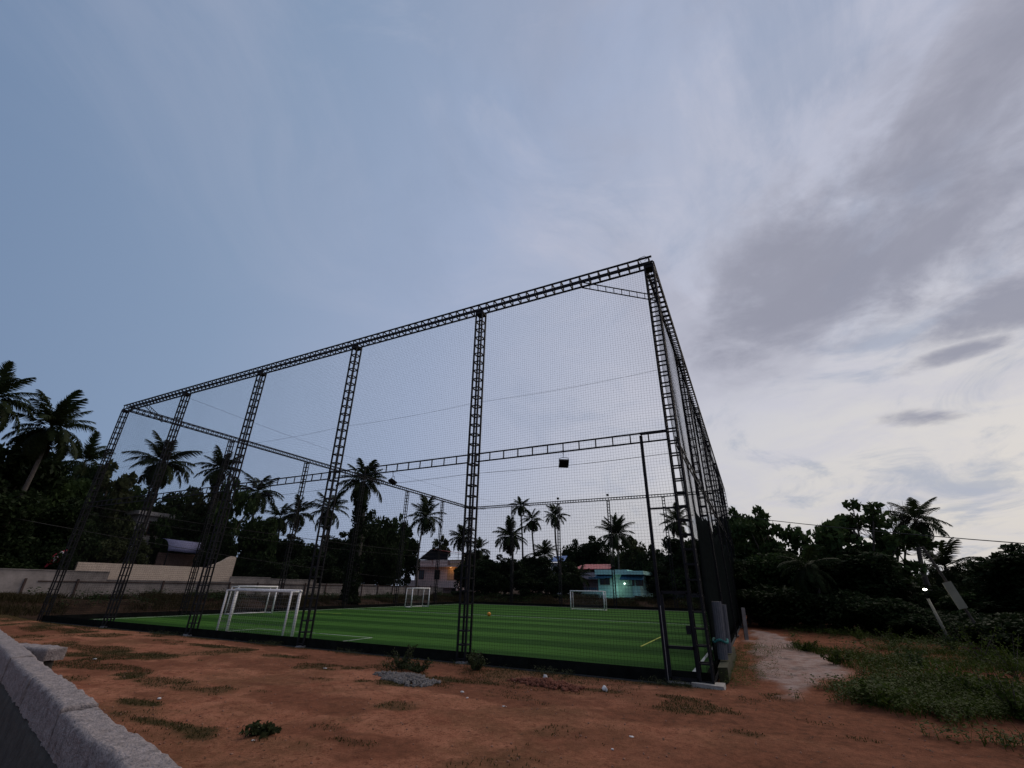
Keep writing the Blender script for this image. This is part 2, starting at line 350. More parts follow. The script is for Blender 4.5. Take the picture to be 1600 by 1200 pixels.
# ------------------------------------------------------------------ turf
def turf_mat():
    M = bpy.data.materials.new('striped_turf'); M.use_nodes = True; nt = M.node_tree; N = nt.nodes.new; L = nt.links.new
    b = nt.nodes['Principled BSDF']; b.inputs['Roughness'].default_value = .9; b.inputs['Specular IOR Level'].default_value = .03
    tc = N('ShaderNodeTexCoord'); sp = N('ShaderNodeSeparateXYZ'); L(tc.outputs['Object'], sp.inputs[0])
    wv = N('ShaderNodeTexNoise'); wv.inputs['Scale'].default_value = 1.5; L(tc.outputs['Object'], wv.inputs['Vector'])
    s = N('ShaderNodeMath'); s.operation = 'MULTIPLY_ADD'; L(wv.outputs[0], s.inputs[0]); s.inputs[1].default_value = .12; L(sp.outputs[1], s.inputs[2])
    k = N('ShaderNodeMath'); k.operation = 'MULTIPLY'; L(s.outputs[0], k.inputs[0]); k.inputs[1].default_value = math.pi/1.8
    sn = N('ShaderNodeMath'); sn.operation = 'SINE'; L(k.outputs[0], sn.inputs[0])
    mr = N('ShaderNodeMapRange'); L(sn.outputs[0], mr.inputs[0]); mr.inputs['From Min'].default_value = -.25; mr.inputs['From Max'].default_value = .25
    n = N('ShaderNodeTexNoise'); n.inputs['Scale'].default_value = 40; n.inputs['Detail'].default_value = 8; L(tc.outputs['Object'], n.inputs['Vector'])
    n2 = N('ShaderNodeTexNoise'); n2.inputs['Scale'].default_value = .5; n2.inputs['Detail'].default_value = 6; L(tc.outputs['Object'], n2.inputs['Vector'])
    mx = N('ShaderNodeMix'); mx.data_type = 'RGBA'; L(mr.outputs[0], mx.inputs[0]); mx.inputs[6].default_value = (.026, .082, .012, 1); mx.inputs[7].default_value = (.054, .146, .023, 1)
    m2 = N('ShaderNodeMix'); m2.data_type = 'RGBA'; m2.blend_type = 'MULTIPLY'; m2.inputs[0].default_value = .6; L(mx.outputs[2], m2.inputs[6])
    r = N('ShaderNodeValToRGB'); L(n.outputs[0], r.inputs[0]); r.color_ramp.elements[0].position = .35; r.color_ramp.elements[1].position = .6; r.color_ramp.elements[0].color = (.4, .4, .4, 1)
    L(r.outputs[0], m2.inputs[7])
    m3 = N('ShaderNodeMix'); m3.data_type = 'RGBA'; m3.blend_type = 'MULTIPLY'; m3.inputs[0].default_value = .5; L(m2.outputs[2], m3.inputs[6])
    r2 = N('ShaderNodeValToRGB'); L(n2.outputs[0], r2.inputs[0]); r2.color_ramp.elements[0].position = .3; r2.color_ramp.elements[0].color = (.55, .55, .55, 1); L(r2.outputs[0], m3.inputs[7])
    L(m3.outputs[2], b.inputs['Base Color'])
    bp = N('ShaderNodeBump'); bp.inputs['Strength'].default_value = .6; bp.inputs['Distance'].default_value = .02; L(n.outputs[0], bp.inputs['Height']); L(bp.outputs[0], b.inputs['Normal'])
    return M
turf = MB().box((TX0, TY0, -.05), (TX1, TY1, .03)).build('turf_pitch', turf_mat(), kind='structure')
LINEM = mat('turf_white', (.45, .47, .44), .8, .25, 8); YLINE = mat('turf_yellow', (.42, .45, .06), .8, .2, 8)
def pline(x0, y0, x1, y1, mt=LINEM, name='pitch_line'): MB().box((min(x0, x1), min(y0, y1), .031), (max(x0, x1), max(y0, y1), .036)).build(name, mt, turf)
LW = .04
pline(TX1-.36, TY0+.3, TX1-.28, TY1-.4); pline(TX0+.5, TY0+.3, TX0+.58, TY1-.4)
pline(-19.6, 14.84, -13.2, 14.84+LW); pline(-13.2-LW, TY0+.3, -13.2, 14.84); pline(-19.6, TY0+.3, -19.6+LW, 14.84)
pline(TX0+.6, 30.6, TX1-.4, 30.66); pline(-3.95, 18.0, -3.89, 22.0, YLINE)
pline(TX0+.6, 25.2, -25.4, 25.25, YLINE)
SURR = mat('base_slab', (.05, .05, .05), .9, .3, 3)
MB().box((X0-.05, Y0-.05, -.3), (X1+.1, Y1+.05, -.012)).build('pitch_base', SURR, kind='structure')

# ------------------------------------------------------------------ cage
cage = thing('sports_cage', 'tall black lattice steel cage hung with netting around the green turf pitch', 'sports cage', (X0, Y0, 0))
OFF = np.array([X0, Y0, 0.])
SB, RS = .25, .325                                       # box side, ring pitch
def ring_mesh(name, axis_):
    b = MB(); h = SB/2; c = [(-h, -h), (h, -h), (h, h), (-h, h)]
    for k in range(4):
        p, q = c[k], c[(k+1) % 4]
        if axis_ == 'z': b.bar((*p, 0), (*q, 0), .024, caps=False)
        elif axis_ == 'x': b.bar((0, *p), (0, *q), .024, caps=False)
        else: b.bar((p[0], 0, p[1]), (q[0], 0, q[1]), .024, caps=False)
    return b
RINGS = {a: ring_mesh('ring', a).mesh('ring', BLACK) for a in 'xyz'}
far_rings = MB()
def lattice(name, a, b, axis_, individual):
    a = np.array(a, float); b = np.array(b, float); h = SB/2; mb = MB()
    for p, q in ((-h, -h), (h, -h), (h, h), (-h, h)):
        o = {'z': (p, q, 0), 'x': (0, p, q), 'y': (p, 0, q)}[axis_]
        mb.bar(a+o, b+o, .034)
    ob = mb.build(name, BLACK, cage, loc=-OFF)
    Ln = np.linalg.norm(b-a); n = int(Ln/RS)
    for k in range(n+1):
        p = a+(b-a)*(k+.3)/(n+.6)
        if individual: link('ring', RINGS[axis_], ob, loc=p)
        else:
            i = len(far_rings.v); rb = ring_mesh('r', axis_)
            far_rings.v += [tuple(np.array(v)+p) for v in rb.v]; far_rings.f += [tuple(i+t for t in f) for f in rb.f]
    return ob
pxs = np.linspace(X0, X1, NBX+1); pys = np.linspace(Y0, Y1, NBY+1)
HT = H-SB/2
for i, x in enumerate(pxs): lattice('post', (x, Y0, -.02), (x, Y0, HT), 'z', i > 0)
lattice('top_truss', (X0-.12, Y0, H+.03), (X1+.12, Y0, H+.03), 'x', True)
for x in pxs: lattice('post', (x, Y1, -.02), (x, Y1, HT), 'z', False)
for y in pys[1:-1]:
    lattice('post', (X0, y, -.02), (X0, y, HT), 'z', False); lattice('post', (X1, y, -.02), (X1, y, HT), 'z', False)
lattice('top_truss', (X0, Y1, H+.03), (X1, Y1, H+.03), 'x', False)
lattice('top_truss', (X0, Y0+.16, H+.03), (X0, Y1-.16, H+.03), 'y', False)
lattice('top_truss', (X1, Y0+.16, H+.03), (X1, Y1-.16, H+.03), 'y', False)
def ladder(name, a, b, drop, rs=.45, r=.026):
    a = np.array(a, float); b = np.array(b, float); d = np.array(drop, float); mb = MB()
    mb.bar(a, b, r); mb.bar(a-d, b-d, r); n = int(np.linalg.norm(b-a)/rs)
    for k in range(n+1): p = a+(b-a)*k/n; mb.bar(p, p-d, r*.75, caps=False)
    return mb.build(name, BLACK, cage, loc=-OFF)
for i in range(NBX): ladder('mid_truss', (pxs[i]+.13, Y0-.05, 5.66), (pxs[i+1]-.13, Y0-.05, 5.66), (0, 0, .25))
for j in range(NBY): ladder('mid_truss', (X1+.05, pys[j]+.13, 5.5), (X1+.05, pys[j+1]-.13, 5.5), (0, 0, .25), .6)
# horizontal corner braces
for (a, b) in (((X1-2.2, Y0, H), (X1, Y0+1.9, H)), ((X0+2.1, Y0, H), (X0, Y0+2.0, H)), ((X0+2.1, Y1, H), (X0, Y1-2.0, H)), ((X1-2.1, Y1, H), (X1, Y1-2.0, H))):
    ladder('corner_brace', a, b, (0, 0, .22), .28, .02)
# gusset plates where posts meet the front truss
for x in pxs: MB().box((x-.15, Y0-.15, HT-.12), (x+.15, Y0+.15, HT-.03)).build('gusset', BLACK, cage, loc=-OFF)
MB().bar((X1+.05, Y0, H+.16), (X1-.1, Y0, H+.34), .008).bar((X1-.1, Y0, H+.34), (X1-.3, Y0, H+.30), .008).bar((X1-.3, Y0, H+.3), (X1-.22, Y0+.05, H+.14), .008).bar((X1-.12, Y0, H+.15), (X1+.02, Y0+.02, H+.26), .007).build('loose_wire', BLACK, cage, loc=-OFF)
# skirts
SK = mat('black_skirt', (.010, .011, .010), .95, .4, 4, spec=0)
MB().box((X0, Y0-.035, -.15), (X1+.1, Y0+.005, .24)).build('skirt', SK, cage, loc=-OFF)
MB().box((X1-.005, Y0+.1, -.15), (X1+.035, Y1, .22)).build('skirt', SK, cage, loc=-OFF)
MB().box((X0-.035, Y0+.1, -.15), (X0+.005, Y1, .22)).build('skirt', SK, cage, loc=-OFF)
MB().box((X0+.1, Y1-.005, -.15), (X1-.1, Y1+.035, .22)).build('skirt', SK, cage, loc=-OFF)
FOOT = mat('pale_footing', (.33, .31, .28), .95, .3, 5, .5, 20)
def rough_box(mb, c, s, seed, jit=.015):
    rs = np.random.RandomState(seed); i = len(mb.v); mb.box([c[k]-s[k]/2 for k in range(3)], [c[k]+s[k]/2 for k in range(3)])
    for k in range(i, len(mb.v)): mb.v[k] = tuple(np.array(mb.v[k])+rs.uniform(-jit, jit, 3))
    return mb
for k, (x, y) in enumerate([(pxs[-1]+.02, Y0-.06)]+[(X1+.06, y) for y in pys[1:4]]+[(x, Y0-.06) for x in pxs[1:-1]]):
    s = (.62, .42, .12) if k == 0 else (.3, .22, .07)
    rough_box(MB(), (x, y, .0), s, k+5, .02).build('footing', FOOT if k == 0 else CONC, cage, loc=-OFF)
# nets, every strand real
def net(name, plane, c, a0, a1, z0, z1, cell=.075, r=.002, seed=0, mt=NETM):
    rs = np.random.RandomState(seed); V = []; F = []; nv = 0
    ph = rs.uniform(0, 6, 6)
    def sway(a, z): return .035*np.sin(a*.9+ph[0])*np.sin(z*.55+ph[1])+.02*np.sin(a*2.3+z*.7+ph[2])
    def shift(a, z): return .025*np.sin(z*.8+a*.4+ph[3])+.012*np.sin(a*1.9+z*1.3+ph[4])
    def strand(A, Z):
        nonlocal nv
        n = len(A); s = sway(A, Z)
        P = np.stack([A, c+s, Z], -1) if plane == 'y' else np.stack([c+s, A, Z], -1)
        d = np.gradient(P, axis=0); d /= np.linalg.norm(d, axis=1)[:, None]
        nrm = np.array([0, 1., 0]) if plane == 'y' else np.array([1., 0, 0])
        t = np.cross(d, nrm); ring = []
        for k in range(3):
            an = 2*math.pi*k/3; ring.append(P+r*(math.cos(an)*nrm+math.sin(an)*t))
        V.append(np.stack(ring, 1).reshape(-1, 3))
        b = nv+np.arange(n-1)*3
        for k in range(3): F.append(np.stack([b+k, b+(k+1) % 3, b+3+(k+1) % 3, b+3+k], -1))
        nv += n*3
    zz = np.linspace(z0, z1, 13)
    for a in np.arange(a0, a1, cell): strand(a+shift(np.full_like(zz, a), zz)*np.sin((zz-z0)/(z1-z0)*math.pi), zz)
    aa = np.linspace(a0, a1, int((a1-a0)/1.0)+2)
    for z in np.arange(z0, z1, cell): strand(aa, z+shift(aa+5, np.full_like(aa, z)))
    me = np_mesh(name, np.concatenate(V), np.concatenate(F), mt)
    return link(name, me, cage, loc=-OFF, kind='stuff')
net('net', 'y', Y0-.02, X0+.1, X1-.1, .2, H-.08, seed=1)
net('net', 'x', X1+.0, Y0+.1, Y1-.1, .2, H-.08, cell=.065, r=.0022, seed=2)
net('net', 'x', X0, Y0+.1, Y1-.1, .2, H-.08, cell=.11, seed=3)
net('net', 'y', Y1, X0+.1, X1-.1, .2, H-.08, cell=.11, seed=4)
def cable(pts, r, name, mt, parent=None, sag=0., loc=None, **kw):
    P = []
    for a, b in zip(pts[:-1], pts[1:]):
        for t in np.linspace(0, 1, 13)[:-1]: q = np.array(a)*(1-t)+np.array(b)*t; q[2] -= sag*4*t*(1-t); P.append(q)
    P.append(np.array(pts[-1], float))
    return MB().tube(P, [r]*len(P), 5).build(name, mt, parent, loc=loc, **kw)
for i in range(NBX): cable([(pxs[i], Y0-.03, 7.45), (pxs[i+1], Y0-.03, 7.45)], .004, 'net_cable', BLACK, cage, .07, -OFF)
for i in range(NBX): cable([(pxs[i], Y0-.03, 5.05), (pxs[i+1], Y0-.03, 5.05)], .006, 'net_cable', BLACK, cage, .05, -OFF)
cable([(X0+5.5, Y0, H-.1), (X0+6.5, Y1, H-.2)], .006, 'net_cable', BLACK, cage, .5, -OFF)
cable([(X0+.05, Y0, 5.5), (X0+.05, Y1, 5.5)], .02, 'net_cable', BLACK, cage, .4, -OFF)
cable([(X0+.05, Y0, 5.1), (X0+.05, Y1, 5.1)], .014, 'net_cable', BLACK, cage, .5, -OFF)
# shade cloth on the lower right side
sc_ = MB(); ys_ = np.linspace(13.6, Y1, 60)
for k, y in enumerate(ys_):
    for j, z in enumerate(np.linspace(.24, 4.05+.2*math.sin(y*1.1), 14)): sc_.v.append((X1+.07+.03*math.sin(y*3+z*1.3), y, z))
for k in range(59):
    for j in range(13): a = k*14+j; sc_.f.append((a, a+14, a+15, a+1))
so = sc_.build('shade_cloth', mat('shade_cloth', (.008, .010, .010), .95, .3, 8, spec=0), cage, True, loc=-OFF)
md = so.modifiers.new('thickness', 'SOLIDIFY'); md.thickness = .006
# gate by the right corner
gp = MB().bar((-2.07, Y0-.02, -.02), (-2.07, Y0-.02, 5.6), .05); gp.bar((-2.03, Y0-.02, 3.68), (X1-.12, Y0-.02, 3.68), .03)
gp.bar((-2.07, Y0-.1, 5.63), (X1-.1, Y0-.1, 5.63), .045)
gp.build('gate_post', BLACK, cage, loc=-OFF)
gate = MB(); g0, g1, gt = -1.99, X1-.16, 1.78
for a, b in (((g0, 0, .06), (g0, 0, gt)), ((g1, 0, .06), (g1, 0, gt)), ((g0, 0, gt), (g1, 0, gt)), ((g0, 0, .09), (g1, 0, .09)), ((g0, 0, .68), (g1, 0, .68))):
    gate.bar((a[0], Y0-.07, a[2]), (b[0], Y0-.07, b[2]), .045)
gt_o = gate.build('gate', BLACK, cage, loc=-OFF)
MB().box((g0-.06, Y0-.12, .01), (g1+.03, Y0-.085, .045)).build('sill_bar', mat('worn_steel', (.3, .29, .28), .45, .3, 20, metal=.6), gt_o)
MB().bar((g0-.045, Y0-.105, .06), (g0-.045, Y0-.105, 1.5), .009).build('bolt_rod', mat('worn_steel', (.3, .29, .28)), gt_o)
MB().box((g1-.12, Y0-.13, .95), (g1-.02, Y0-.075, 1.12)).build('latch', BLACK, gt_o)
far_rings.build('rings', BLACK, cage, loc=-OFF, kind='stuff')

# floodlights hanging from / standing on the cage
def floodlight(loc, rz, tilt, label, hang=True):
    t = thing('floodlight', label, 'floodlight', loc, rz, 'floodlights on the cage'); t.scale = (.8,)*3
    sgn = -1 if hang else 1
    MB().bar((0, 0, 0), (-.02, .02, sgn*.2), .012).bar((-.02, .02, sgn*.2), (-.16, .02, sgn*.24), .01).bar((-.16, .02, sgn*.24), (-.17, .03, sgn*.36), .01).bar((-.02, .02, sgn*.2), (.16, .02, sgn*.22), .01).bar((.16, .02, sgn*.22), (.17, .03, sgn*.36), .01).build('bracket', BLACK, t)
    hb = MB().box((-.17, -.035, -.16), (.17, .035, .16))
    for k in range(6): x = -.14+k*.056; hb.box((x-.006, -.07, -.14), (x+.006, -.0355, .14))
    h = hb.build('lamp_housing', BLACK, t, loc=(0, .03, sgn*.42), rot=(tilt, 0, 0))
    MB().box((-.15, .0355, -.14), (.15, .041, .14)).build('lamp_glass', mat('dark_glass', (.03, .035, .04), .15, .1, 5, spec=.5), h)
    if hang: MB().tube([(.02, 0, .03), (-.07, .0, .06), (-.08, 0, .0), (.0, .01, -.12)], [.006]*4, 5).build('cord', BLACK, t)
    return t
p = gy(880, 706, Y0-.05); floodlight((p[0], Y0-.02, 5.41), .5, R_(50), 'floodlight hanging under the middle rail in the widest net bay, near the gate')
p = gy(613, 741, Y0-.05); floodlight((p[0], Y0-.02, 5.41), -.5, R_(60), 'floodlight hanging under the middle rail beside the tall ivy palm')
p = gy(423, 754, Y0-.05); floodlight((p[0], Y0-.02, 5.41), -.9, R_(65), 'floodlight hanging under the middle rail, leftmost of the three hanging ones')
floodlight((pxs[2], Y1, H+.15), math.pi, R_(-40), 'small floodlight standing on the far top truss, the left one', False)
floodlight((pxs[3], Y1, H+.15), math.pi, R_(-40), 'small floodlight standing on the far top truss above the shaggy palm', False)

# ------------------------------------------------------------------ goals
def goal(loc, rz, w_, h_, dep, label):
    t = thing('football_goal', label, 'goal', loc, rz, 'portable goals on the turf')
    a = w_/2
    for s in (-1, 1):
        MB().bar((s*a, 0, 0), (s*a, 0, h_), .05, 10).build('goalpost', WHITE, t, True)
        MB().bar((s*a, -dep, 0), (s*a, -dep*.92, h_), .035, 8).build('rear_post', WHITE, t, True)
        MB().bar((s*a, -.05, .04), (s*a, -dep, .04), .03, 8).bar((s*a, -.05, h_-.02), (s*a, -dep*.92, h_-.02), .03, 8).build('side_bar', WHITE, t, True)
    MB().bar((-a-.05, 0, h_+.0), (a+.05, 0, h_+.0), .05, 10).build('crossbar', WHITE, t, True)
    MB().bar((-a, -dep, .04), (a, -dep, .04), .03, 8).build('ground_bar', WHITE, t, True)
    MB().bar((-a, -dep*.92, h_-.02), (a, -dep*.92, h_-.02), .03, 8).build('rear_bar', WHITE, t, True)
    nb = MB(); c = .12; r = .0028
    for k in range(int(w_/c)+1):
        x = -a+k*c; nb.bar((x, -.02, h_), (x, -dep*.92, h_-.01), r, 3, caps=False); nb.bar((x, -dep*.92, h_-.01), (x, -dep, .05), r, 3, caps=False)
    for k in range(1, int(h_/c)+1):
        z = k*c; nb.bar((-a, -dep, z), (a, -dep, z), r, 3, caps=False)
        for s in (-1, 1): nb.bar((s*a, -dep, z), (s*a, -.02, z), r, 3, caps=False)
    for k in range(1, int(dep/c)):
        y = -k*c
        for s in (-1, 1): nb.bar((s*a, y, .05), (s*a, y, h_), r, 3, caps=False)
        nb.bar((-a, y, h_), (a, y, h_), r, 3, caps=False)
    nb.build('goal_net', WNET, t, kind='stuff'); return t
goal((-16.6, 12.56, .03), 0, 3.6, 1.56, .40, 'white goal seen from behind at the near edge of the turf')
goal((-28.9, 21.2, .03), -math.pi/2, 2.75, 1.6, .7, 'white goal on the left turf edge, partly seen through the near goal')
goal((-28.2, 37.6, .03), -math.pi/2, 2.6, 1.6, .7, 'small white goal before the pink house at the left turf edge')
goal((-14.15, 44.1, .03), math.pi, 3.2, 1.58, .7, 'white goal at the far turf edge before the teal house')
# ball
b = gz(764, 963, .03); bm = bpy.data.meshes.new('football')
import bmesh
def ico(r, sub=2, jit=0, seed=0, sz=(1, 1, 1)):
    bmx = bmesh.new(); bmesh.ops.create_icosphere(bmx, subdivisions=sub, radius=r); rs = np.random.RandomState(seed)
    V = [np.array(v.co)*np.array(sz)*(1+rs.uniform(-jit, jit)) for v in bmx.verts]; F = [tuple(v.index for v in f.verts) for f in bmx.faces]; bmx.free(); return V, F
def ico_mesh(name, r, mt, sub=2, jit=0, seed=0, sz=(1, 1, 1), smooth=True):
    V, F = ico(r, sub, jit, seed, sz); return np_mesh(name, np.array(V), np.array(F), mt, smooth)
link('football', ico_mesh('football', .13, mat('orange_ball', (.75, .28, .03), .5, .2, 14), 3), loc=(b[0], b[1], .16), label='small orange football lying on the turf left of the far goal', cat='ball')

# ------------------------------------------------------------------ near wall, bottom left
rock_mat = mat('rough_cement', (.25, .215, .205), .95, .45, 22, 1.0, 70, coord='Object', detail=12)
WZ = 1.05
NW = thing('cement_wall', 'low rough cement block wall with pale crumbling top in the near left corner', 'wall')
def grid_block(name, a, b, wd, z0, z1, parent, mt, seed, amp=.02, nl=14, nw=6, nh=8):
    """rough rectangular block from a to b (centre line), width wd"""
    a = np.array(a, float); b = np.array(b, float); d = b-a; Ln = np.linalg.norm(d); d /= Ln; n = np.array([-d[1], d[0]]); V = []; idx = {}
    F = []
    def vert(i, j, k):
        key = (i, j, k)
        if key in idx: return idx[key]
        s, t, h = i/nl, j/nw-.5, k/nh
        p = a+d*Ln*s+n*wd*t; z = z0+(z1-z0)*h
        q = np.array([p[0]*5+seed, p[1]*5, z*5])
        o = amp*(np.array(mnoise.turbulence_vector(Vector(q)*1.2, 5, False))*.45+np.array(mnoise.noise_vector(Vector(q)*6))*.4)
        if k == nh and (j in (0, nw) or i in (0, nl)): z -= .012; p = p-n*wd*.03*np.sign(t)*(j in (0, nw))
        idx[key] = len(V); V.append((p[0]+o[0], p[1]+o[1], z+o[2])); return idx[key]
    for i in range(nl):
        for j in range(nw):
            F.append((vert(i, j, nh), vert(i+1, j, nh), vert(i+1, j+1, nh), vert(i, j+1, nh)))
        for k in range(nh):
            F.append((vert(i, 0, k), vert(i+1, 0, k), vert(i+1, 0, k+1), vert(i, 0, k+1))); F.append((vert(i+1, nw, k), vert(i, nw, k), vert(i, nw, k+1), vert(i+1, nw, k+1)))
    for j in range(nw):
        for k in range(nh):
            F.append((vert(0, j+1, k), vert(0, j, k), vert(0, j, k+1), vert(0, j+1, k+1))); F.append((vert(nl, j, k), vert(nl, j+1, k), vert(nl, j+1, k+1), vert(nl, j, k+1)))
    return link(name, np_mesh(name, V, F, mt, True), parent)
# wall line on the ground plan: both top edges run y = -.2404 x + c
dW = np.array([1, -.2404])/math.hypot(1, .2404); WW = .2
wl = lambda x: np.array([x, -.2404*x+.966])
darkc = mat('dark_cement', (.06, .055, .047), .95, .35, 5, .8, 18)
cuts = [-7.35, -5.75, -4.25, -3.3, -2.2, -1.2]
for k in range(5):
    grid_block('block', wl(cuts[k])+dW*.008, wl(cuts[k+1])-dW*.008, WW, WZ-.22, WZ+(.0, .012, -.010, .008, 0)[k], NW, rock_mat, 11+k*3, .022, int(32*(cuts[k+1]-cuts[k])), 10, 8)
grid_block('wall_body', wl(-13.), wl(-1.), WW*.92, -.3, WZ-.225, NW, darkc, 40, .012, 60, 4, 14)
grid_block('block', wl(-13.), wl(-7.36), WW*1.05, WZ-.22, WZ+.012, NW, rock_mat, 70, .022, 70, 8, 6)
st0 = gz(22, 1007, WZ)[:2]; st1 = gz(90, 1013, WZ)[:2]
grid_block('block', st0, st1, .22, WZ-.13, WZ+.012, NW, rock_mat, 60, .022, 26, 8, 5)
sd_ = (st1-st0)/np.linalg.norm(st1-st0)
grid_block('return_wall', st0-sd_*.1, st1-sd_*.12, .17, -.3, WZ-.135, NW, darkc, 61, .012, 12, 4, 12)

# ------------------------------------------------------------------ boundary wall on the left
BW = mat('grey_plaster', (.26, .225, .205), .95, .35, 1.2, .4, 14)
RUST = mat('rust_post', (.07, .045, .038), .9, .3, 6)
bw = thing('boundary_wall', 'long weathered grey block boundary wall with thin dark posts left of the cage', 'wall', (-40, 2, 0))
tops = [(2, 17.6, 2.36), (17.6, 26.4, 1.86), (26.4, 30.2, 2.28), (30.2, 35.5, 2.18), (35.5, 44, 1.84), (44, 52, 1.72), (52, 58, 1.62)]
for (a, b_, t) in tops:
    MB().box((0, a-2+.004, -.2), (.2, b_-2-.004, t)).build('panel', BW, bw)
    MB().box((-.03, a-2+.01, t), (.24, b_-2-.01, t+.05)).build('coping', BW, bw)
y = 3.
while y < 57:
    MB().box((.205, y-2-.05, -.1), (.29, y-2+.05, 1.9)).build('post', RUST, bw); y += 2.6
MB().box((.225, 12, 1.72), (.265, 55, 1.78)).build('rail', RUST, bw)
CREAM = mat('cream_paint', (.55, .44, .35), .85, .1, 2)
cw = thing('cream_wall', 'cream painted house wall with raised curved end above the grey boundary wall', 'wall', (-40.35, 0, 0))
yl = gx(118, 890, -40.35)[1]; yr = gx(364, 890, -40.35)[1]; zt = gx(240, 883, -40.35)[2]; ze = gx(345, 868, -40.35)[2]; yk = gx(322, 885, -40.35)[1]
prof = [(yl, 1.0), (yr, 1.0), (yr+.05, ze-.05), (yr-.35, ze), (yr-.7, ze-.12)]+[(yr-.7-(yr-.7-yk)*t, ze-.12-(ze-.12-zt)*(t**.75)) for t in (.25, .5, .75, 1)]+[(yl, zt)]
mbp = MB(); n = len(prof)
mbp.v = [(0, y, z) for y, z in prof]+[(-.2, y, z) for y, z in prof]
mbp.f = [tuple(range(n)), tuple(range(2*n-1, n-1, -1))]+[(k, n+k, n+(k+1) % n, (k+1) % n) for k in range(n)]
mbp.build('wall_panel', CREAM, cw)
MB().box((.002, yl, .9), (.1, yr, 1.0)).build('ledge', CREAM, cw)

# ------------------------------------------------------------------ houses
GLASSD = mat('dark_pane', (.02, .022, .026), .2, .2, 3, spec=.5)
def window(parent, x, y, z, w_, h_, ax='y', fm=None, side=-1):
    """window on a wall facing -y (ax='y') or +x (ax='x'); x,y,z lower-left corner"""
    fm = fm or mat('wood_frame', (.09, .05, .035), .7, .3, 8)
    fr = MB(); pn = MB(); f = .07
    bars = [(0, 0, w_, f), (0, h_-f, w_, h_), (0, f, f, h_-f), (w_-f, f, w_, h_-f), (w_/2-f/2, f, w_/2+f/2, h_-f)]
    for (a, b, c, d) in bars:
        if ax == 'y': fr.box((x+a, y-.06, z+b), (x+c, y+.02, z+d))
        else: fr.box((x-.02, y+a, z+b), (x+.06, y+c, z+d))
    o = fr.build('window', fm, parent)
    for (a, c) in ((f, w_/2-f/2), (w_/2+f/2, w_-f)):
        pn = MB()
        if ax == 'y': pn.box((x+a, y-.03, z+f), (x+c, y-.022, z+h_-f))
        else: pn.box((x+.022, y+a, z+f), (x+.03, y+c, z+h_-f))
        pn.build('pane', GLASSD, o)
    return o
# pink house
PINK = mat('pink_paint', (.82, .61, .56), .85, .12, 1.5); PEACH = mat('peach_paint', (.58, .40, .26), .85, .1, 1.5)
REDROOF = mat('red_sheet', (.30, .05, .055), .6, .2, 3)
hY = 72.0
hl = gy(648, 900, hY)[0]; hr = gy(722, 900, hY)[0]; hz = lambda v, u=690: gy(u, v, hY)[2]
ph = thing('pink_house', 'pink two storey house with parapet and red sheet canopy beyond the boundary wall', 'house', (hl, hY, 0))
wid = hr-hl; zp = hz(875); zs = hz(886); zf = hz(909)
MB().box((0, 0, -.5), (wid, 7, zs)).build('wall', PINK, ph)
MB().box((-.5, -1.0, zs), (wid+.3, 7.2, zs+.22)).build('roof_slab', PINK, ph)
for a, b, d in ((0, .38, -.35), (.42, .72, -.6), (.76, 1.0, -.35)):
    MB().box((wid*a, d, zs+.22), (wid*b, 7, zp)).build('parapet', PINK if a < .7 else PEACH, ph)
    MB().box((wid*a-.05, d-.06, zs+.72), (wid*b+.05, d-.002, zs+.86)).build('parapet_band', PINK, ph)
MB().box((-.3, -1.3, zf-.95), (wid+.2, 0, zf-.75)).build('balcony_slab', PINK, ph)
MB().box((-.3, -1.3, zf-.75), (wid+.2, -1.15, zf+.2)).build('balcony_wall', PINK, ph)
MB().box((wid*.7, -.04, zf-.75), (wid*.99, -.001, zs)).build('wall_panel', PEACH, ph)
for a in (.09, .43, .84): window(ph, wid*a, 0 if a < .7 else -.04, zf+.35, 1.15, hz(892)-zf-.2)
for a in (.06, .5, .8): window(ph, wid*a, 0, .6, 1.3, 1.3)
MB().box((wid*.3, -.06, -.4), (wid*.42, -.001, 1.9)).build('door', mat('wood_frame', (.09, .05, .035)), ph)
for a in (.02, .35, .68, .98): MB().box((wid*a-.12, -1.25, -.5), (wid*a+.12, -1.0, zf-.95)).build('column', PINK, ph)
zr = hz(858)
MB().poly([(wid*.35, -1, zr), (wid*1.12, -1.0, zr-1.0), (wid*1.12, 6, zr-1.0), (wid*.35, 6, zr)]).poly([(wid*.35, -1, zr+.03), (wid*.35, 6, zr+.03), (wid*1.12, 6, zr-.97), (wid*1.12, -1, zr-.97)]).build('sheet_roof', REDROOF, ph)
dk = mat('dark_tarp', (.02, .02, .024), .8)
MB().poly([(wid*.1, -.6, zp+.15), (wid*.35, -.6, zr), (wid*.35, 6, zr), (wid*.1, 6, zp+.15)]).poly([(wid*.1, -.5, zp+.1), (wid*.35, -.5, zr-.05), (wid*.72, -.5, zr-.55), (wid*.72, -.5, zp)]).build('tarp', dk, ph)
for a in (.14, .5, .9): MB().bar((wid*a, 0, zp-.1), (wid*a, 0, zr-(.55 if a > .4 else .9)), .05).build('roof_pole', BLACK, ph)
pl = bpy.data.lights.new('porch_lamp_light', 'POINT'); pl.energy = 9; pl.color = (1, .55, .2); pl.shadow_soft_size = .1
plo = bpy.data.objects.new('porch_lamp_light', pl); COL.objects.link(plo); plo.parent = ph; plo.location = (wid*.80, -.75, zs-.45)
link('porch_lamp', ico_mesh('porch_lamp', .06, mat('warm_bulb', (1, .8, .5), .5, 0, 5, emit=(1, .6, .25), estr=2)), ph, loc=(wid*.80, -.6, zs-.12))
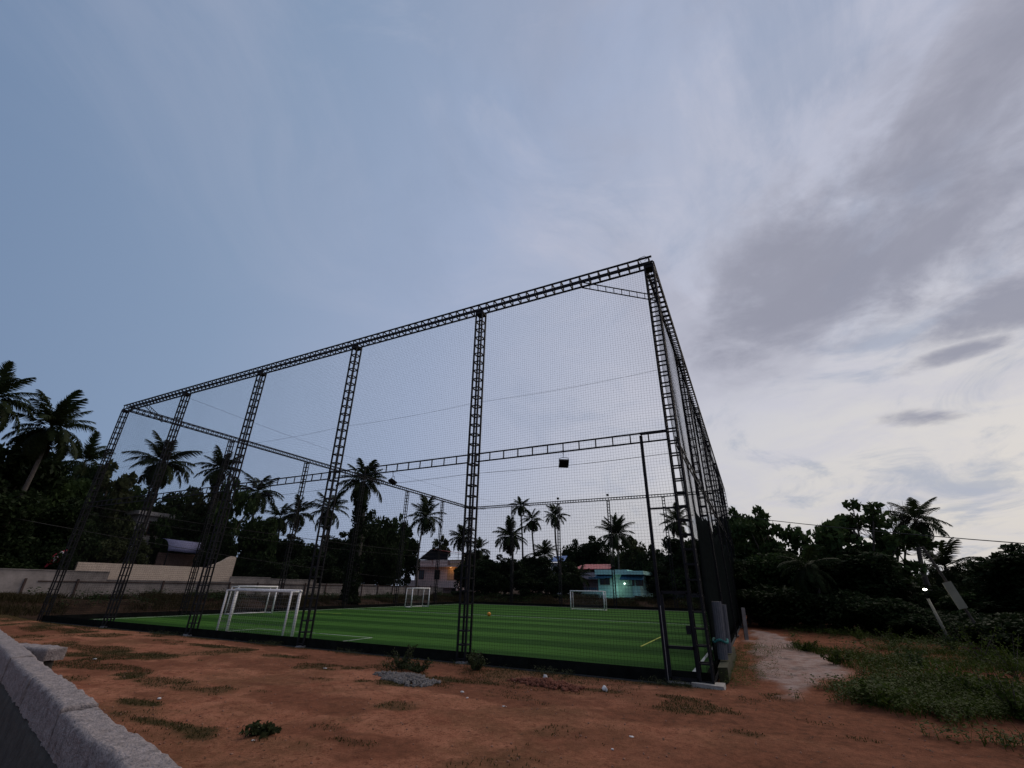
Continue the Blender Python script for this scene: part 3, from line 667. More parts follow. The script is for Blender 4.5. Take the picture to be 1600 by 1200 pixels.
# teal house
TEAL = mat('teal_paint', (.42, .74, .69), .8, .12, 1.5); BLUET = mat('blue_trim', (.035, .12, .20), .7, .2, 3); TEAL2 = mat('mint_paint', (.30, .55, .46), .8, .1, 1.5)
tY = 62.0
T = lambda u, v: gy(u, v, tY)
tl, tr = T(934, 900)[0], T(1012, 900)[0]
th = thing('teal_house', 'teal and mint two storey house with blue window shades behind the far goal', 'house', (tl, tY, 0))
Z = lambda v: T(965, v)[2]; Xr = lambda u: T(u, 915)[0]-tl
MB().box((0, 0, -.5), (Xr(1000), 8, Z(898))).build('wall', TEAL, th)
MB().box((Xr(966), -.06, .4), (Xr(988), -.002, Z(905))).build('wall_panel', TEAL2, th)
MB().box((-.15, -.8, Z(898)), (Xr(984), 8, Z(890.5))).build('parapet', TEAL, th)
MB().box((Xr(984)+.01, -1.2, Z(898)), (Xr(1010), 8, Z(892.5))).build('parapet', TEAL, th)
MB().box((Xr(924), -1.1, Z(904.5)), (Xr(947), 0, Z(902.5))).build('window_shade', BLUET, th)
def shade(u0, u1, v0, v1, dep, nm='sloped_shade'):
    a, b = Xr(u0), Xr(u1); z1, z0 = Z(v0), Z(v1)
    m_ = MB(); m_.v = [(a, -.002, z1), (b, -.002, z1), (b, -dep, z0), (a, -dep, z0), (a, -.002, z0-.05), (b, -.002, z0-.05), (b, -dep, z0-.1), (a, -dep, z0-.1)]
    m_.f = [(0, 3, 2, 1), (4, 5, 6, 7), (0, 4, 7, 3), (1, 2, 6, 5), (3, 7, 6, 2), (0, 1, 5, 4)]; m_.build(nm, BLUET, th)
shade(972, 1008, 898.2, 905, 1.1); shade(932, 958, 897.8, 902.2, .9); shade(976, 998, 932.5, 936.5, 1.0)
window(th, Xr(978), 0, Z(915), 1.1, 1.2); window(th, Xr(994), 0, Z(915), .9, 1.1); window(th, Xr(938), 0, Z(914), 1.3, 1.0)
window(th, Xr(990), 0, Z(944), .9, 1.0)
MB().box((Xr(979), -.05, -.3), (Xr(985), -.002, Z(937))).build('door', mat('grey_door', (.25, .25, .25), .7), th)
# outside stair on the left, with balustrade
st = MB(); nst = 11
for k in range(nst):
    x = Xr(938)+(Xr(958)-Xr(938))*k/nst; zt_ = Z(922)-(Z(922)-Z(943))*k/nst
    st.box((x, -1.0, -.3), (x+(Xr(958)-Xr(938))/nst-.004, -.004, zt_))
st.build('stair', TEAL, th)
MB().box((Xr(908), -1.2, Z(929)), (Xr(938)-.01, 3, Z(924))).build('balcony_wall', TEAL, th)
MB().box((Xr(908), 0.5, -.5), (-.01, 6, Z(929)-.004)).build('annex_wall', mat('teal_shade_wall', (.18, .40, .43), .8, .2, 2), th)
shade(910, 937, 931.5, 936.5, 1.2)
MB().box((Xr(908), -1.2, Z(920)), (Xr(936), -1.1, Z(919))).build('handrail', BLUET, th)
for k in range(9): x = Xr(908)+.1+k*(Xr(936)-Xr(908)-.2)/8; MB().box((x-.05, -1.19, Z(924)), (x+.05, -1.11, Z(920))).build('baluster', BLUET, th)
lp = T(977, 912); tb = link('wall_lamp', ico_mesh('wall_lamp', .09, mat('white_bulb', (1, 1, .95), .5, 0, 5, emit=(.85, 1, .9), estr=5)), th, loc=(lp[0]-tl, -.35, lp[2]))
tlg = bpy.data.lights.new('wall_lamp_light', 'POINT'); tlg.energy = 14; tlg.color = (.75, 1, .82); tlg.shadow_soft_size = .1
tlo = bpy.data.objects.new('wall_lamp_light', tlg); COL.objects.link(tlo); tlo.parent = th; tlo.location = (lp[0]-tl-.9, -1.1, lp[2]-.6)
# red roofed house behind the teal one
rY = 75.0; Rr = lambda u, v: gy(u, v, rY)
rh = thing('red_roofed_house', 'house with long red sheet roof and pinkish walls left behind the teal house', 'house', (Rr(898, 900)[0], rY, 0))
rw = Rr(955, 900)[0]-Rr(898, 900)[0]; rz0, rz1 = Rr(925, 889)[2], Rr(925, 880)[2]
MB().box((.6, 1, -.5), (rw+3, 9, rz0-.25)).build('wall', mat('mauve_paint', (.26, .19, .2), .85, .2, 1.5), rh)
m_ = MB(); m_.v = [(0, -.6, rz0), (rw, -.6, rz0), (rw, 3.5, rz1), (.4, 3.5, rz1), (0, -.6, rz0-.12), (rw, -.6, rz0-.12), (rw, 3.5, rz1-.12), (.4, 3.5, rz1-.12)]
m_.f = [(0, 1, 2, 3), (7, 6, 5, 4), (0, 4, 5, 1), (1, 5, 6, 2), (2, 6, 7, 3), (3, 7, 4, 0)]; m_.build('roof', REDROOF, rh)
zb = Rr(915, 905)[2]
MB().box((-.3, -.6, zb), (rw*.75, 1, zb+.25)).build('balcony_slab', mat('pale_mauve', (.36, .31, .34), .85, .2, 1.5), rh)
MB().box((-.2, -.55, zb+.25), (rw*.72, -.42, zb+1.0)).build('balcony_wall', mat('pale_mauve', (.36, .31, .34)), rh)
for k in range(3): window(rh, 1.2+k*1.7, 1, zb+.5, 1.0, 1.1)
for a in (.1, .4, .7): MB().box((rw*a, -.4, zb+1.0), (rw*a+.16, -.25, rz0-.13)).build('roof_post', BLACK, rh)
# blue roof
bY = 85.; Bb = lambda u, v: gy(u, v, bY)
bh = thing('blue_roofed_house', 'small white house with blue sheet roof between the palms left of the red roof', 'house', (Bb(855, 870)[0], bY, 0))
bwid = Bb(882, 870)[0]-Bb(855, 870)[0]; z0, z1 = Bb(868, 877)[2], Bb(868, 867)[2]
MB().box((.3, .8, -.5), (bwid-.3, 6, z0-.2)).build('wall', mat('off_white_paint', (.4, .41, .43), .85, .15, 1.5), bh)
m_ = MB(); m_.v = [(-.2, -.3, z0), (bwid, -.3, z0), (bwid-.5, 3, z1), (.6, 3, z1), (-.2, -.3, z0-.12), (bwid, -.3, z0-.12), (bwid-.5, 3, z1-.12), (.6, 3, z1-.12)]
m_.f = [(0, 1, 2, 3), (7, 6, 5, 4), (0, 4, 5, 1), (1, 5, 6, 2), (2, 6, 7, 3), (3, 7, 4, 0)]; m_.build('roof', mat('blue_sheet', (.05, .13, .33), .5, .15, 3), bh)
window(bh, 1.0, .8, z0-1.9, 1.1, 1.1)
# house behind the cream wall (mostly hidden by leaves)
lX = -52.; Lh = lambda u, v: gx(u, v, lX)
lh = thing('hidden_house', 'pale house mostly hidden by leaves above the cream wall', 'house', (lX, Lh(170, 850)[1], 0))
lw = Lh(268, 850)[1]-Lh(170, 850)[1]; lz = Lh(235, 800)[2]; lz2 = Lh(230, 845)[2]
MB().box((-6, .3*lw, -.5), (0, lw, lz-.35)).build('wall', mat('pale_plaster', (.36, .33, .31), .9, .3, 1.2), lh)
MB().box((-6.3, .25*lw, lz-.35), (.4, lw+.3, lz)).build('roof_slab', mat('pale_plaster', (.36, .33, .31)), lh)
MB().box((0.01, 0, -.5), (1.6, .98*lw, lz2)).build('porch', mat('pale_plaster', (.36, .33, .31)), lh)
window(lh, 0, lw*.5, lz2+.5, 1.2, 1.3, 'x'); window(lh, 1.6, lw*.2, 2.6, 1.2, 1.2, 'x')
# lavender awning
aX = -44.; A_ = lambda u, v: gx(u, v, aX)
aw = thing('lavender_awning', 'lavender blue curved awning over a shed behind the cream wall', 'awning', (aX, A_(264, 855)[1], 0))
aw_ = A_(330, 855)[1]-A_(264, 855)[1]; az1, az0 = A_(300, 843)[2], A_(300, 863)[2]
m_ = MB(); ns = 6
for k in range(ns+1):
    t = k/ns; x = -1.4*(1-math.sin(t*math.pi/2)); z = az0+(az1-az0)*math.cos(t*math.pi/2)
    m_.v += [(x, 0, z), (x, aw_, z-.1)]
for k in range(ns): m_.f.append((2*k, 2*k+2, 2*k+3, 2*k+1))
ao = m_.build('canopy', mat('lavender_sheet', (.17, .17, .27), .7, .15, 2), aw, True); md = ao.modifiers.new('t', 'SOLIDIFY'); md.thickness = .03
for yy in (.1, aw_-.1): MB().bar((-.1, yy, 0), (-.1, yy, az0-.03), .05).build('pole', BLACK, aw)
MB().box((-1.5, .05, 0), (-1.3, aw_-.05, az0-.1)).build('back_wall', mat('dim_brick', (.16, .1, .08), .9, .3, 3), aw)
# small red roof at right and its house
qY = 48.; Q = lambda u, v: gy(u, v, qY)
qh = thing('red_gable_house', 'small house with red roof among the trees at the far right', 'house', (Q(1512, 905)[0], qY, 0))
qw = Q(1530, 905)[0]-Q(1512, 905)[0]; z0, z1 = Q(1520, 911)[2], Q(1520, 899)[2]
MB().box((0, .5, -.5), (qw+4, 6, z0-.1)).build('wall', mat('off_white_paint', (.4, .41, .43)), qh)
m_ = MB(); m_.v = [(-.3, 0, z0), (qw+4, 0, z0), (qw+4, 2.6, z1), (-.1, 2.6, z1), (-.3, 0, z0-.12), (qw+4, 0, z0-.12), (qw+4, 2.6, z1-.12), (-.1, 2.6, z1-.12)]
m_.f = [(0, 1, 2, 3), (7, 6, 5, 4), (0, 4, 5, 1), (1, 5, 6, 2), (2, 6, 7, 3), (3, 7, 4, 0)]; m_.build('roof', REDROOF, qh)
window(qh, .5, .5, .8, 1.1, 1.2)
# far white wall strip seen right of the gate post, with lit lamp
sY = 60.; S_ = lambda u, v: gy(u, v, sY)
sh = thing('lilac_shed', 'low lilac grey shed wall behind the gate at the far side', 'shed', (S_(1040, 935)[0], sY, 0))
sw = S_(1085, 935)[0]-S_(1040, 935)[0]
MB().box((0, 0, -.4), (sw+1, 4, S_(1060, 929)[2])).build('wall', mat('lilac_paint', (.27, .25, .33), .85, .15, 1.5), sh)
MB().box((-.2, -.4, S_(1060, 929)[2]+.004), (sw+1.2, 4.2, S_(1060, 926)[2])).build('roof_slab', CONC, sh)
for k in range(4): MB().box((.3+k*.95, -.04, .3), (1.05+k*.95, -.002, S_(1060, 932)[2])).build('shutter', mat('lilac_dark', (.13, .125, .17), .8), sh)
for (u, v, e, nm) in ((1050, 942, 30, 'bright white lamp low on the shed wall seen through the gate'), (1075.5, 918, 6, 'tiny white lamp above the shed seen through the gate')):
    c = gy(u, v, sY-.6); lt = thing('outdoor_lamp', nm, 'lamp', (c[0], c[1], 0))
    link('bulb', ico_mesh('bulb', .11 if e > 10 else .05, mat('lamp_bulb', (1, 1, 1), .5, 0, 5, emit=(.95, 1, 1), estr=14)), lt, loc=(0, 0, c[2]))
    MB().bar((0, .05, -.3), (0, .05, c[2]-.05), .03, 6).build('lamp_pole', BLACK, lt)
# street lamp right
lY = 23.; c = gy(1437, 921, lY); bs = gz(1448, 962)
sl = thing('street_lamp', 'lit white street lamp on a slim pale pole before the dark trees at right', 'street lamp', (c[0]+.15, lY, 0))
MB().bar((0.3, 0, -.2), (0, 0, c[2]-.3), .06, 8, .045).build('pole', mat('pale_pole', (.2, .185, .15), .8, .2, 4), sl, True)
MB().bar((0, 0, c[2]-.3), (-.1, -.35, c[2]+.02), .025, 6).build('arm', BLACK, sl)
link('lamp_head', ico_mesh('lamp_head', .05, mat('street_bulb', (1, 1, .9), .5, 0, 5, emit=(1, 1, .82), estr=9), 2, 0, 0, (1.3, 1, .7)), sl, loc=(-.1, -.42, c[2]))
q = bpy.data.lights.new('street_lamp_light', 'POINT'); q.energy = 3; q.color = (1, 1, .8); q.shadow_soft_size = .1
qo = bpy.data.objects.new('street_lamp_light', q); COL.objects.link(qo); qo.parent = sl; qo.location = (-.1, -.8, c[2]-.05)
# tiny lamp with pole left
c = gx(570, 863, -47.); sl2 = thing('street_lamp', 'slim pole with a tiny lit lamp before dark trees left of the pink house', 'street lamp', (c[0], c[1], 0))
MB().bar((0, 0, 0), (0, .1, c[2]+.3), .08, 8, .06).build('pole', mat('pale_pole', (.32, .31, .27)), sl2, True)
link('lamp_head', ico_mesh('lamp_head', .09, mat('street_bulb', (1, 1, .9))), sl2, loc=(.2, -.3, c[2]))
# board on leaning pole at right
c = gy(1491, 930, 22.); bd = thing('sign_board', 'blank pale narrow board fixed to a leaning pole at the right', 'board', (c[0], 22., 0))
MB().bar((.6, 0, -.2), (-.38, .1, c[2]+1.6), .045, 8).build('pole', mat('bark', (.05, .04, .03)), bd)
MB().box((-.13, -.08, -.42), (.13, -.04, .42)).build('board', mat('board_paint', (.24, .22, .16), .8, .2, 3), bd, loc=(0, 0, c[2]), rot=(0, R_(-14), 0))
# flag
c = gx(88, 868, -40.6); fl = thing('red_flag', 'red cloth flag with a white emblem above the boundary wall', 'flag', (-40.6, c[1], 0))
MB().bar((0, .35, 0), (0, .5, c[2]+.7), .025, 6).build('pole', BLACK, fl)
fm_ = MB(); nu, nv_ = 10, 8
def fpt(s, t): return (.05*math.sin(s*7+t*2), .45-.62*s-.25*t, c[2]+.40-.85*t-.5*s*(.5+.5*s)+.1*s)
for i in range(nu+1):
    for j in range(nv_+1): fm_.v.append(fpt(i/nu, j/nv_))
for i in range(nu):
    for j in range(nv_): a = i*(nv_+1)+j; fm_.f.append((a, a+1, a+nv_+2, a+nv_+1))
fo = fm_.build('cloth', mat('red_cloth', (.22, .014, .03), .85, .2, 4), fl, True); md = fo.modifiers.new('t', 'SOLIDIFY'); md.thickness = .01
em = MB()
def ept(s, t): p_ = fpt(s, t); return (p_[0]+.03, p_[1], p_[2])
loop = [ept(.42+.24*math.sin(a), .34-.26*math.cos(a)) for a in np.linspace(-2.5, 2.5, 15)]
em.tube(loop, [.032]*15, 5); em.tube([ept(.42, .16), ept(.42, .5), ept(.43, .82)], [.035]*3, 5)
em.build('emblem', mat('white_print', (.7, .62, .62), .8), fo)

# ------------------------------------------------------------------ palms
def frond_mesh(name, Ln, droop, seed, nl=40, lf=.85, mt=None):
    rs = np.random.RandomState(seed); V = []; F = []
    P = []; ang = 0.; p = np.zeros(3); n = 16
    for k in range(n+1):
        P.append(p.copy()); ang = -droop*(k/n)**1.4
        p = p+np.array([math.cos(ang), 0, math.sin(ang)])*Ln/n
    P = np.array(P)
    for k in range(n):                                    # rachis
        w_ = .035*(1-k/n)+.006; w2 = .035*(1-(k+1)/n)+.006; i = len(V)
        V += [P[k]+(0, w_, 0), P[k]-(0, w_, 0), P[k+1]-(0, w2, 0), P[k+1]+(0, w2, 0)]; F.append((i, i+1, i+2, i+3))
    for k in range(nl):
        s = .12+.88*(k+.5)/nl; x = s*n; i0 = min(int(x), n-1); c = P[i0]+(P[i0+1]-P[i0])*(x-i0); d = P[i0+1]-P[i0]; d /= np.linalg.norm(d)
        l = lf*(math.sin(math.pi*min(1, .18+s*.8))**.6)*rs.uniform(.85, 1.1); wd = .05
        up = np.array([-d[2], 0, d[0]])
        for sg in (-1, 1):
            if rs.rand() < .05: continue
            o = d*rs.uniform(.45, .75)+np.array([0, sg*.85, 0])-up*rs.uniform(.0, .25); o /= np.linalg.norm(o)
            mid = c+o*l*.55; e = c+o*l*.9+np.array([0, 0, -rs.uniform(.25, .6)*l])
            i = len(V); V += [c+d*wd, c-d*wd, mid-d*wd*.9, mid+d*wd*.9]; F.append((i, i+1, i+2, i+3))
            i = len(V); V += [mid+d*wd*.9, mid-d*wd*.9, e-d*.006, e+d*.006]; F.append((i, i+1, i+2, i+3))
    return np_mesh(name, np.array(V), np.array(F), mt or PALML)
FR = [frond_mesh('frond', 3.3, .8, 1), frond_mesh('frond', 3.5, 1.3, 2), frond_mesh('frond', 3.3, 1.7, 3), frond_mesh('frond', 3.5, 1.05, 4)]
DEADF = frond_mesh('dead_frond', 2.6, .9, 9, 30, .6, leafmat('dead_palm_leaf', (.03, .022, .012), (.07, .05, .026)))
PALM_N = 0
def palm(top, base, label, r=1., nf=24, seed=0, ivy=False, trunk_r=.13, curve=.6, up_bias=0.):
    """top: crown centre, base: (x,y,z) foot"""
    global PALM_N
    rs = np.random.RandomState(seed+100); base = np.array(base, float); top = np.array(top, float)
    nf = int(nf*1.35)
    t = thing('coconut_palm', label, 'palm tree', base, 0, 'coconut palms')
    d = top-base; pts = []; rad = []
    for k in range(13):
        s = k/12; off = np.array([curve*math.sin(s*math.pi)*.5*rs.choice([1]), curve*.3*math.sin(s*2.4), 0])
        pts.append(d*s+off*(1 if s < 1 else 0)); rad.append(trunk_r*(1.35-.55*s+.35*math.exp(-s*14)))
    MB().tube(pts, rad, 9).build('trunk', PALMBARK, t, True)
    ub = up_bias+rs.uniform(-12, 9); wind = rs.uniform(0, 6.28); wa = rs.uniform(.05, .3)
    for k in range(rs.randint(2, 6)): link('dead_frond', DEADF, t, loc=d+np.array([0, 0, -.2]), rot=(rs.uniform(-.3, .3), R_(rs.uniform(48, 78)), rs.uniform(0, 6.28)), scale=r*rs.uniform(.7, 1))
    for k in range(nf):
        s = (k+.5)/nf; el = R_(84-132*s**.95+rs.uniform(-13, 13)+ub); az = k*2.39996+rs.uniform(-.35, .35); el -= wa*math.cos(az-wind)
        fi = 0 if s < .3 else (3 if s < .5 else (1 if s < .8 else 2))
        link('frond', FR[fi], t, loc=d+np.array([0, 0, rs.uniform(-.15, .1)]), rot=(rs.uniform(-.3, .3), -el, az), scale=r*rs.uniform(.82, 1.08))
    if ivy: link('ivy', leaf_cloud('ivy', [(d*s+np.array([rs.uniform(-.3, .3), rs.uniform(-.3, .3), 0]), .85-.4*s, 70) for s in np.linspace(.0, .8, 90)], .17, LEAF[0], 5), t)
    PALM_N += 1; return t

# ------------------------------------------------------------------ broadleaf crowns
def leaf_cloud(name, clumps, size, mt, seed=0, flat=.0, asp=.55):
    rs = np.random.RandomState(seed); C = []; 
    for c, r, n in clumps:
        v = rs.normal(size=(n, 3)); v /= np.linalg.norm(v, axis=1)[:, None]; v *= (rs.uniform(.25, 1, (n, 1))**.5)*r; v[:, 2] *= .75
        C.append(np.array(c)+v)
    C = np.concatenate(C); n = len(C)
    a = rs.normal(size=(n, 3)); a[:, 2] -= .25; a /= np.linalg.norm(a, axis=1)[:, None]
    b = np.cross(a, rs.normal(size=(n, 3))); b /= np.linalg.norm(b, axis=1)[:, None]
    s = size*rs.uniform(.65, 1.3, (n, 1))
    V = np.stack([C-a*s, C+b*s*asp*.9-a*s*.1, C+a*s, C-b*s*asp*.9-a*s*.1], 1).reshape(-1, 3)
    F = np.arange(4*n).reshape(-1, 4)
    return np_mesh(name, V, F, mt)
def crown_clumps(rs, rx, rz, n, leaves, cr, lob=4):
    out = []; lobes = [(rs.uniform(-.45, .45)*rx, rs.uniform(-.45, .45)*rx, rs.uniform(-.3, .45)*rz, rs.uniform(.5, .75)) for _ in range(lob)]+[(0, 0, 0, .8)]
    for k in range(n):
        lx, ly, lz_, lr = lobes[k % len(lobes)]
        v = rs.normal(size=3); v /= np.linalg.norm(v); rr = rs.uniform(.35, 1)**.45
        c = np.array([lx+v[0]*rx*lr*rr, ly+v[1]*rx*lr*rr, lz_+v[2]*rz*lr*rr])
        out.append((c, cr*rs.uniform(.6, 1.25), int(leaves*rs.uniform(.6, 1.3))))
    return out
PROTO = []
def make_proto(seed, rx, rz, n, leaves, cr, size, mt, trunk_h, asp=.55):
    rs = np.random.RandomState(seed); cl = crown_clumps(rs, rx, rz, n, leaves, cr)
    low = min(c[2] for c, _, _ in cl); zc = trunk_h+rz*.75
    cl = [(c+np.array([0, 0, zc]), r, k) for c, r, k in cl]
    crown = leaf_cloud('crown', cl, size, mt, seed, asp=asp)
    tb = MB(); tb.tube([(0, 0, -.6), (.05, 0, trunk_h*.5), (.1, .05, trunk_h), (.1, .1, zc+rz*.3)], [.32, .25, .2, .06], 8)
    for k in range(12):
        c = cl[rs.randint(len(cl))][0]; s = np.array([.08, .04, trunk_h*rs.uniform(.75, 1.2)]); mid = s*.5+c*.5+np.array([0, 0, -.3])
        tb.tube([s, mid, c], [.12, .07, .02], 5)
    PROTO.append((crown, tb.mesh('trunk', BARK, True), zc+rz, rx))
make_proto(1, 3.2, 3.0, 80, 170, .9, .19, LEAF[0], 1.4)
make_proto(2, 3.0, 3.2, 80, 140, .85, .20, LEAF[1], 1.6)
make_proto(3, 3.4, 2.6, 60, 60, .62, .24, LEAF[1], 2.4, .6)      # airy
make_proto(4, 2.6, 3.6, 84, 160, .85, .18, LEAF[0], 1.0)
make_proto(5, 2.8, 2.8, 52, 60, .62, .23, LEAF[2], 2.6, .6)      # very airy
make_proto(6, 3.0, 2.0, 60, 190, .85, .16, LEAF[0], .6)          # big bush
make_proto(7, 2.2, 4.4, 70, 140, .7, .16, LEAF[0], 2.0, .4)      # tall narrow
TREES = []
def tree(pt, gz0, width, proto, rs_, name='leafy_tree'):
    """pt: crown top in the scene; gz0: ground height there; width: crown radius wanted"""
    crown, trunk, ph_, prx = PROTO[proto]; h = pt[2]-gz0; sz = h/ph_; sx = width/prx
    t = thing(name, '', 'tree' if name != 'shrub' else 'shrub', (pt[0], pt[1], gz0), rs_.uniform(0, 6.28))
    sx_ = max(sx, .35*sz); link('crown', crown, t, scale=(sx_, sx_, sz)); link('trunk', trunk, t, scale=(sx_, sx_, sz))
    TREES.append(t); return t
rsT = np.random.RandomState(21)
ORD = ['first', 'second', 'third', 'fourth', 'fifth', 'sixth', 'seventh', 'eighth', 'ninth', 'tenth', 'eleventh', 'twelfth', 'thirteenth', 'fourteenth', 'fifteenth', 'sixteenth', 'seventeenth', 'eighteenth', 'nineteenth', 'twentieth', 'twenty-first', 'twenty-second', 'twenty-third', 'twenty-fourth', 'twenty-fifth', 'twenty-sixth', 'twenty-seventh', 'twenty-eighth', 'twenty-ninth', 'thirtieth']
def row(specs, what, where, grp, name='leafy_tree', adj=None):
    made = []
    for (u, v, pl_, val, wd, pr) in specs:
        p_ = gx(u, v, val) if pl_ == 'x' else gy(u, v, val)
        z0 = float(ground_z(np.array([p_[0]]), np.array([p_[1]]))[0]) if abs(p_[0]) < 60 and p_[1] < 70 else 0.
        made.append((u, tree(p_, z0, wd, pr, rsT, name)))
    made.sort(key=lambda t: t[0])
    for k, (u, t) in enumerate(made):
        t['label'] = '%s %s, %s from the left' % (what, where, ORD[k] if k else 'the first'); t['group'] = grp
# left mass behind the boundary wall
row([(-40, 640, 'x', -44, 3.4, 0), (25, 690, 'x', -46, 3.4, 3), (95, 712, 'x', -47, 3.0, 1), (150, 720, 'x', -50, 3.0, 0), (185, 715, 'x', -54, 3.2, 4),
     (228, 738, 'x', -56, 3.0, 1), (290, 748, 'x', -58, 3.2, 0), (335, 748, 'x', -50, 2.6, 4), (372, 745, 'x', -46, 2.4, 2), (405, 790, 'x', -50, 2.6, 1),
     (40, 775, 'x', -43, 2.6, 0), (120, 790, 'x', -44, 2.2, 3), (-30, 760, 'x', -43, 3, 3), (305, 800, 'x', -48, 2.4, 3), (350, 812, 'x', -43.5, 1.6, 0), (205, 800, 'x', -46, 1.7, 4), (180, 835, 'x', -43, 1.6, 4), (150, 815, 'x', -45, 2, 0), (272, 790, 'x', -49, 1.6, 2), (225, 842, 'x', -43, 1.0, 4), (95, 840, 'x', -42, 1.8, 0), (15, 850, 'x', -42, 2.2, 3)], 'dark leafy tree', 'behind the left boundary wall', 'trees behind the left boundary wall')
row([(425, 835, 'x', -56, 3.0, 0), (455, 842, 'x', -50, 2.6, 3), (490, 838, 'x', -56, 3.0, 1), (520, 830, 'x', -60, 3.2, 0), (592, 788, 'x', -46, 3.4, 0), (628, 800, 'x', -50, 2.4, 2), (640, 838, 'x', -54, 2.4, 3),
     (568, 815, 'x', -44, 2.4, 3), (610, 838, 'x', -42.5, 2.2, 0), (540, 838, 'x', -50, 2.8, 3), (690, 832, 'y', 84, 2.4, 4), (470, 865, 'x', -43, 2.2, 0), (510, 868, 'x', -43, 2.2, 3), (430, 868, 'x', -43, 2.2, 0)], 'dark leafy tree', 'between the cream wall and the pink house', 'trees beyond the left corner of the cage')
row([(735, 868, 'y', 60, 2.4, 0), (758, 872, 'y', 58, 2.6, 3), (790, 862, 'y', 62, 2.6, 0), (815, 866, 'y', 66, 2.6, 1), (842, 868, 'y', 60, 2.4, 3), (880, 868, 'y', 68, 2.2, 0), (770, 890, 'y', 57, 2.2, 0), (825, 893, 'y', 57, 2.2, 3),
     (893, 893, 'y', 58, 1.6, 0), (863, 890, 'y', 58, 1.8, 0), (748, 850, 'y', 75, 3, 1)], 'dark leafy tree', 'between the pink house and the teal house', 'trees behind the far truss')
row([(898, 838, 'y', 92, 3.6, 0), (925, 845, 'y', 92, 3.8, 3), (945, 850, 'y', 90, 3.2, 0), (985, 832, 'y', 74, 2.6, 4), (968, 850, 'y', 78, 3.0, 1), (1015, 845, 'y', 72, 2.8, 0), (1026, 900, 'y', 58, 1.3, 3), (1040, 862, 'y', 68, 3.0, 0), (1075, 838, 'y', 62, 3.0, 3), (1065, 880, 'y', 60, 2.2, 1),
     (1032, 922, 'y', 56, 1.2, 0), (1095, 830, 'y', 60, 3.2, 0), (1120, 812, 'y', 62, 3.2, 1)], 'dark leafy tree', 'above or beside the teal house', 'trees around the teal house')
row([(1146, 788, 'y', 48, 2.6, 2), (1186, 786, 'y', 42, 2.9, 2), (1212, 850, 'y', 36, 2.2, 1), (1238, 868, 'y', 40, 2.2, 3), (1275, 850, 'y', 36, 2.0, 1), (1322, 776, 'y', 35, 3.3, 2), (1356, 856, 'y', 36, 1.4, 4), (1380, 894, 'y', 34, 1.4, 0),
     (1180, 860, 'y', 38, 2.8, 0), (1330, 868, 'y', 33, 2.6, 3), (1155, 870, 'y', 40, 2.4, 3)], 'leafy tree', 'right of the cage in the dark tree line', 'trees right of the cage')
row([(1408, 886, 'y', 44, 1.3, 6), (1452, 895, 'y', 46, 1.6, 3), (1480, 885, 'y', 42, 1.6, 4), (1532, 862, 'y', 34, 1.3, 6), (1555, 888, 'y', 34, 2.0, 0), (1592, 862, 'y', 30, 2.2, 3), (1640, 850, 'y', 30, 3, 0), (1478, 908, 'y', 38, 1.8, 0),
     (1515, 915, 'y', 32, 2.0, 1), (1570, 912, 'y', 31, 2.2, 0), (1620, 905, 'y', 30, 2.6, 3), (1428, 922, 'y', 40, 1.6, 3), (1690, 880, 'y', 28, 3, 0)], 'dark leafy tree', 'around and beyond the lit street lamp', 'trees at the far right')
# understorey bushes
row([(1180, 915, 'y', 33, 2.4, 5), (1215, 918, 'y', 32, 2.4, 5), (1255, 915, 'y', 31, 2.4, 5), (1300, 922, 'y', 30, 2.2, 5), (1345, 926, 'y', 29, 2.2, 5), (1390, 938, 'y', 29, 2.0, 5), (1425, 950, 'y', 28, 1.8, 5), (1470, 955, 'y', 29, 2.0, 5), (1515, 958, 'y', 27, 1.8, 5), (1560, 960, 'y', 24, 1.8, 5), (1610, 960, 'y', 22, 1.9, 5)],
    'dense dark bush', 'in the hedge line right of the cage', 'bushes right of the cage', 'shrub')
row([(760, 925, 'y', 57, 2.2, 5), (800, 928, 'y', 57, 2.2, 5), (840, 926, 'y', 57, 2.2, 5), (880, 928, 'y', 57, 2.0, 5), (725, 922, 'y', 57, 2.0, 5), (1010, 932, 'y', 57, 1.6, 5), (1120, 900, 'y', 57, 2.8, 5)], 'low dark bush', 'along the far side of the cage', 'bushes along the far side of the cage', 'shrub')

def gzf(x, y): return float(ground_z(np.array([x]), np.array([y]))[0])
def palm_at(u, v, plane, val, label, foot=None, **kw):
    t_ = gx(u, v, val) if plane == 'x' else gy(u, v, val)
    if foot is None: b_ = (t_[0]+random.uniform(-.5, .5), t_[1]+random.uniform(-.5, .5))
    else: fp = gx(foot[0], foot[1], val) if plane == 'x' else gy(foot[0], foot[1], val); b_ = (fp[0], fp[1])
    g = gzf(*b_) if b_[1] < 70 and abs(b_[0]) < 60 else 0
    return palm(t_, (b_[0], b_[1], g-.2), label, **kw)
palm_at(80, 668, 'x', -42, 'large dark coconut palm rising left of the cage corner', r=0.84, nf=26, seed=1)
palm_at(-12, 622, 'x', -41, 'coconut palm cut by the left picture edge', r=0.76, seed=2)
palm_at(132, 722, 'x', -56, 'small coconut palm top just right of the large left palm', r=.9, seed=3, nf=18)
palm_at(255, 722, 'x', -46, 'coconut palm with bushy crown behind the second cage post', r=0.88, seed=4, nf=26)
palm_at(345, 732, 'x', -48, 'coconut palm behind the third cage post', r=0.72, seed=5)
palm_at(403, 768, 'x', -52, 'coconut palm beside the leftmost hanging floodlight', r=.95, seed=6, nf=20)
palm_at(568, 752, 'x', -34.4, 'tall coconut palm with thick ivy covered trunk at the left turf edge', (545, 948), r=0.83, seed=7, nf=26, ivy=True, trunk_r=.3, curve=.5)
palm_at(438, 808, 'x', -62, 'leftmost of three small palms beyond the fourth cage post', r=.9, seed=8, nf=18)
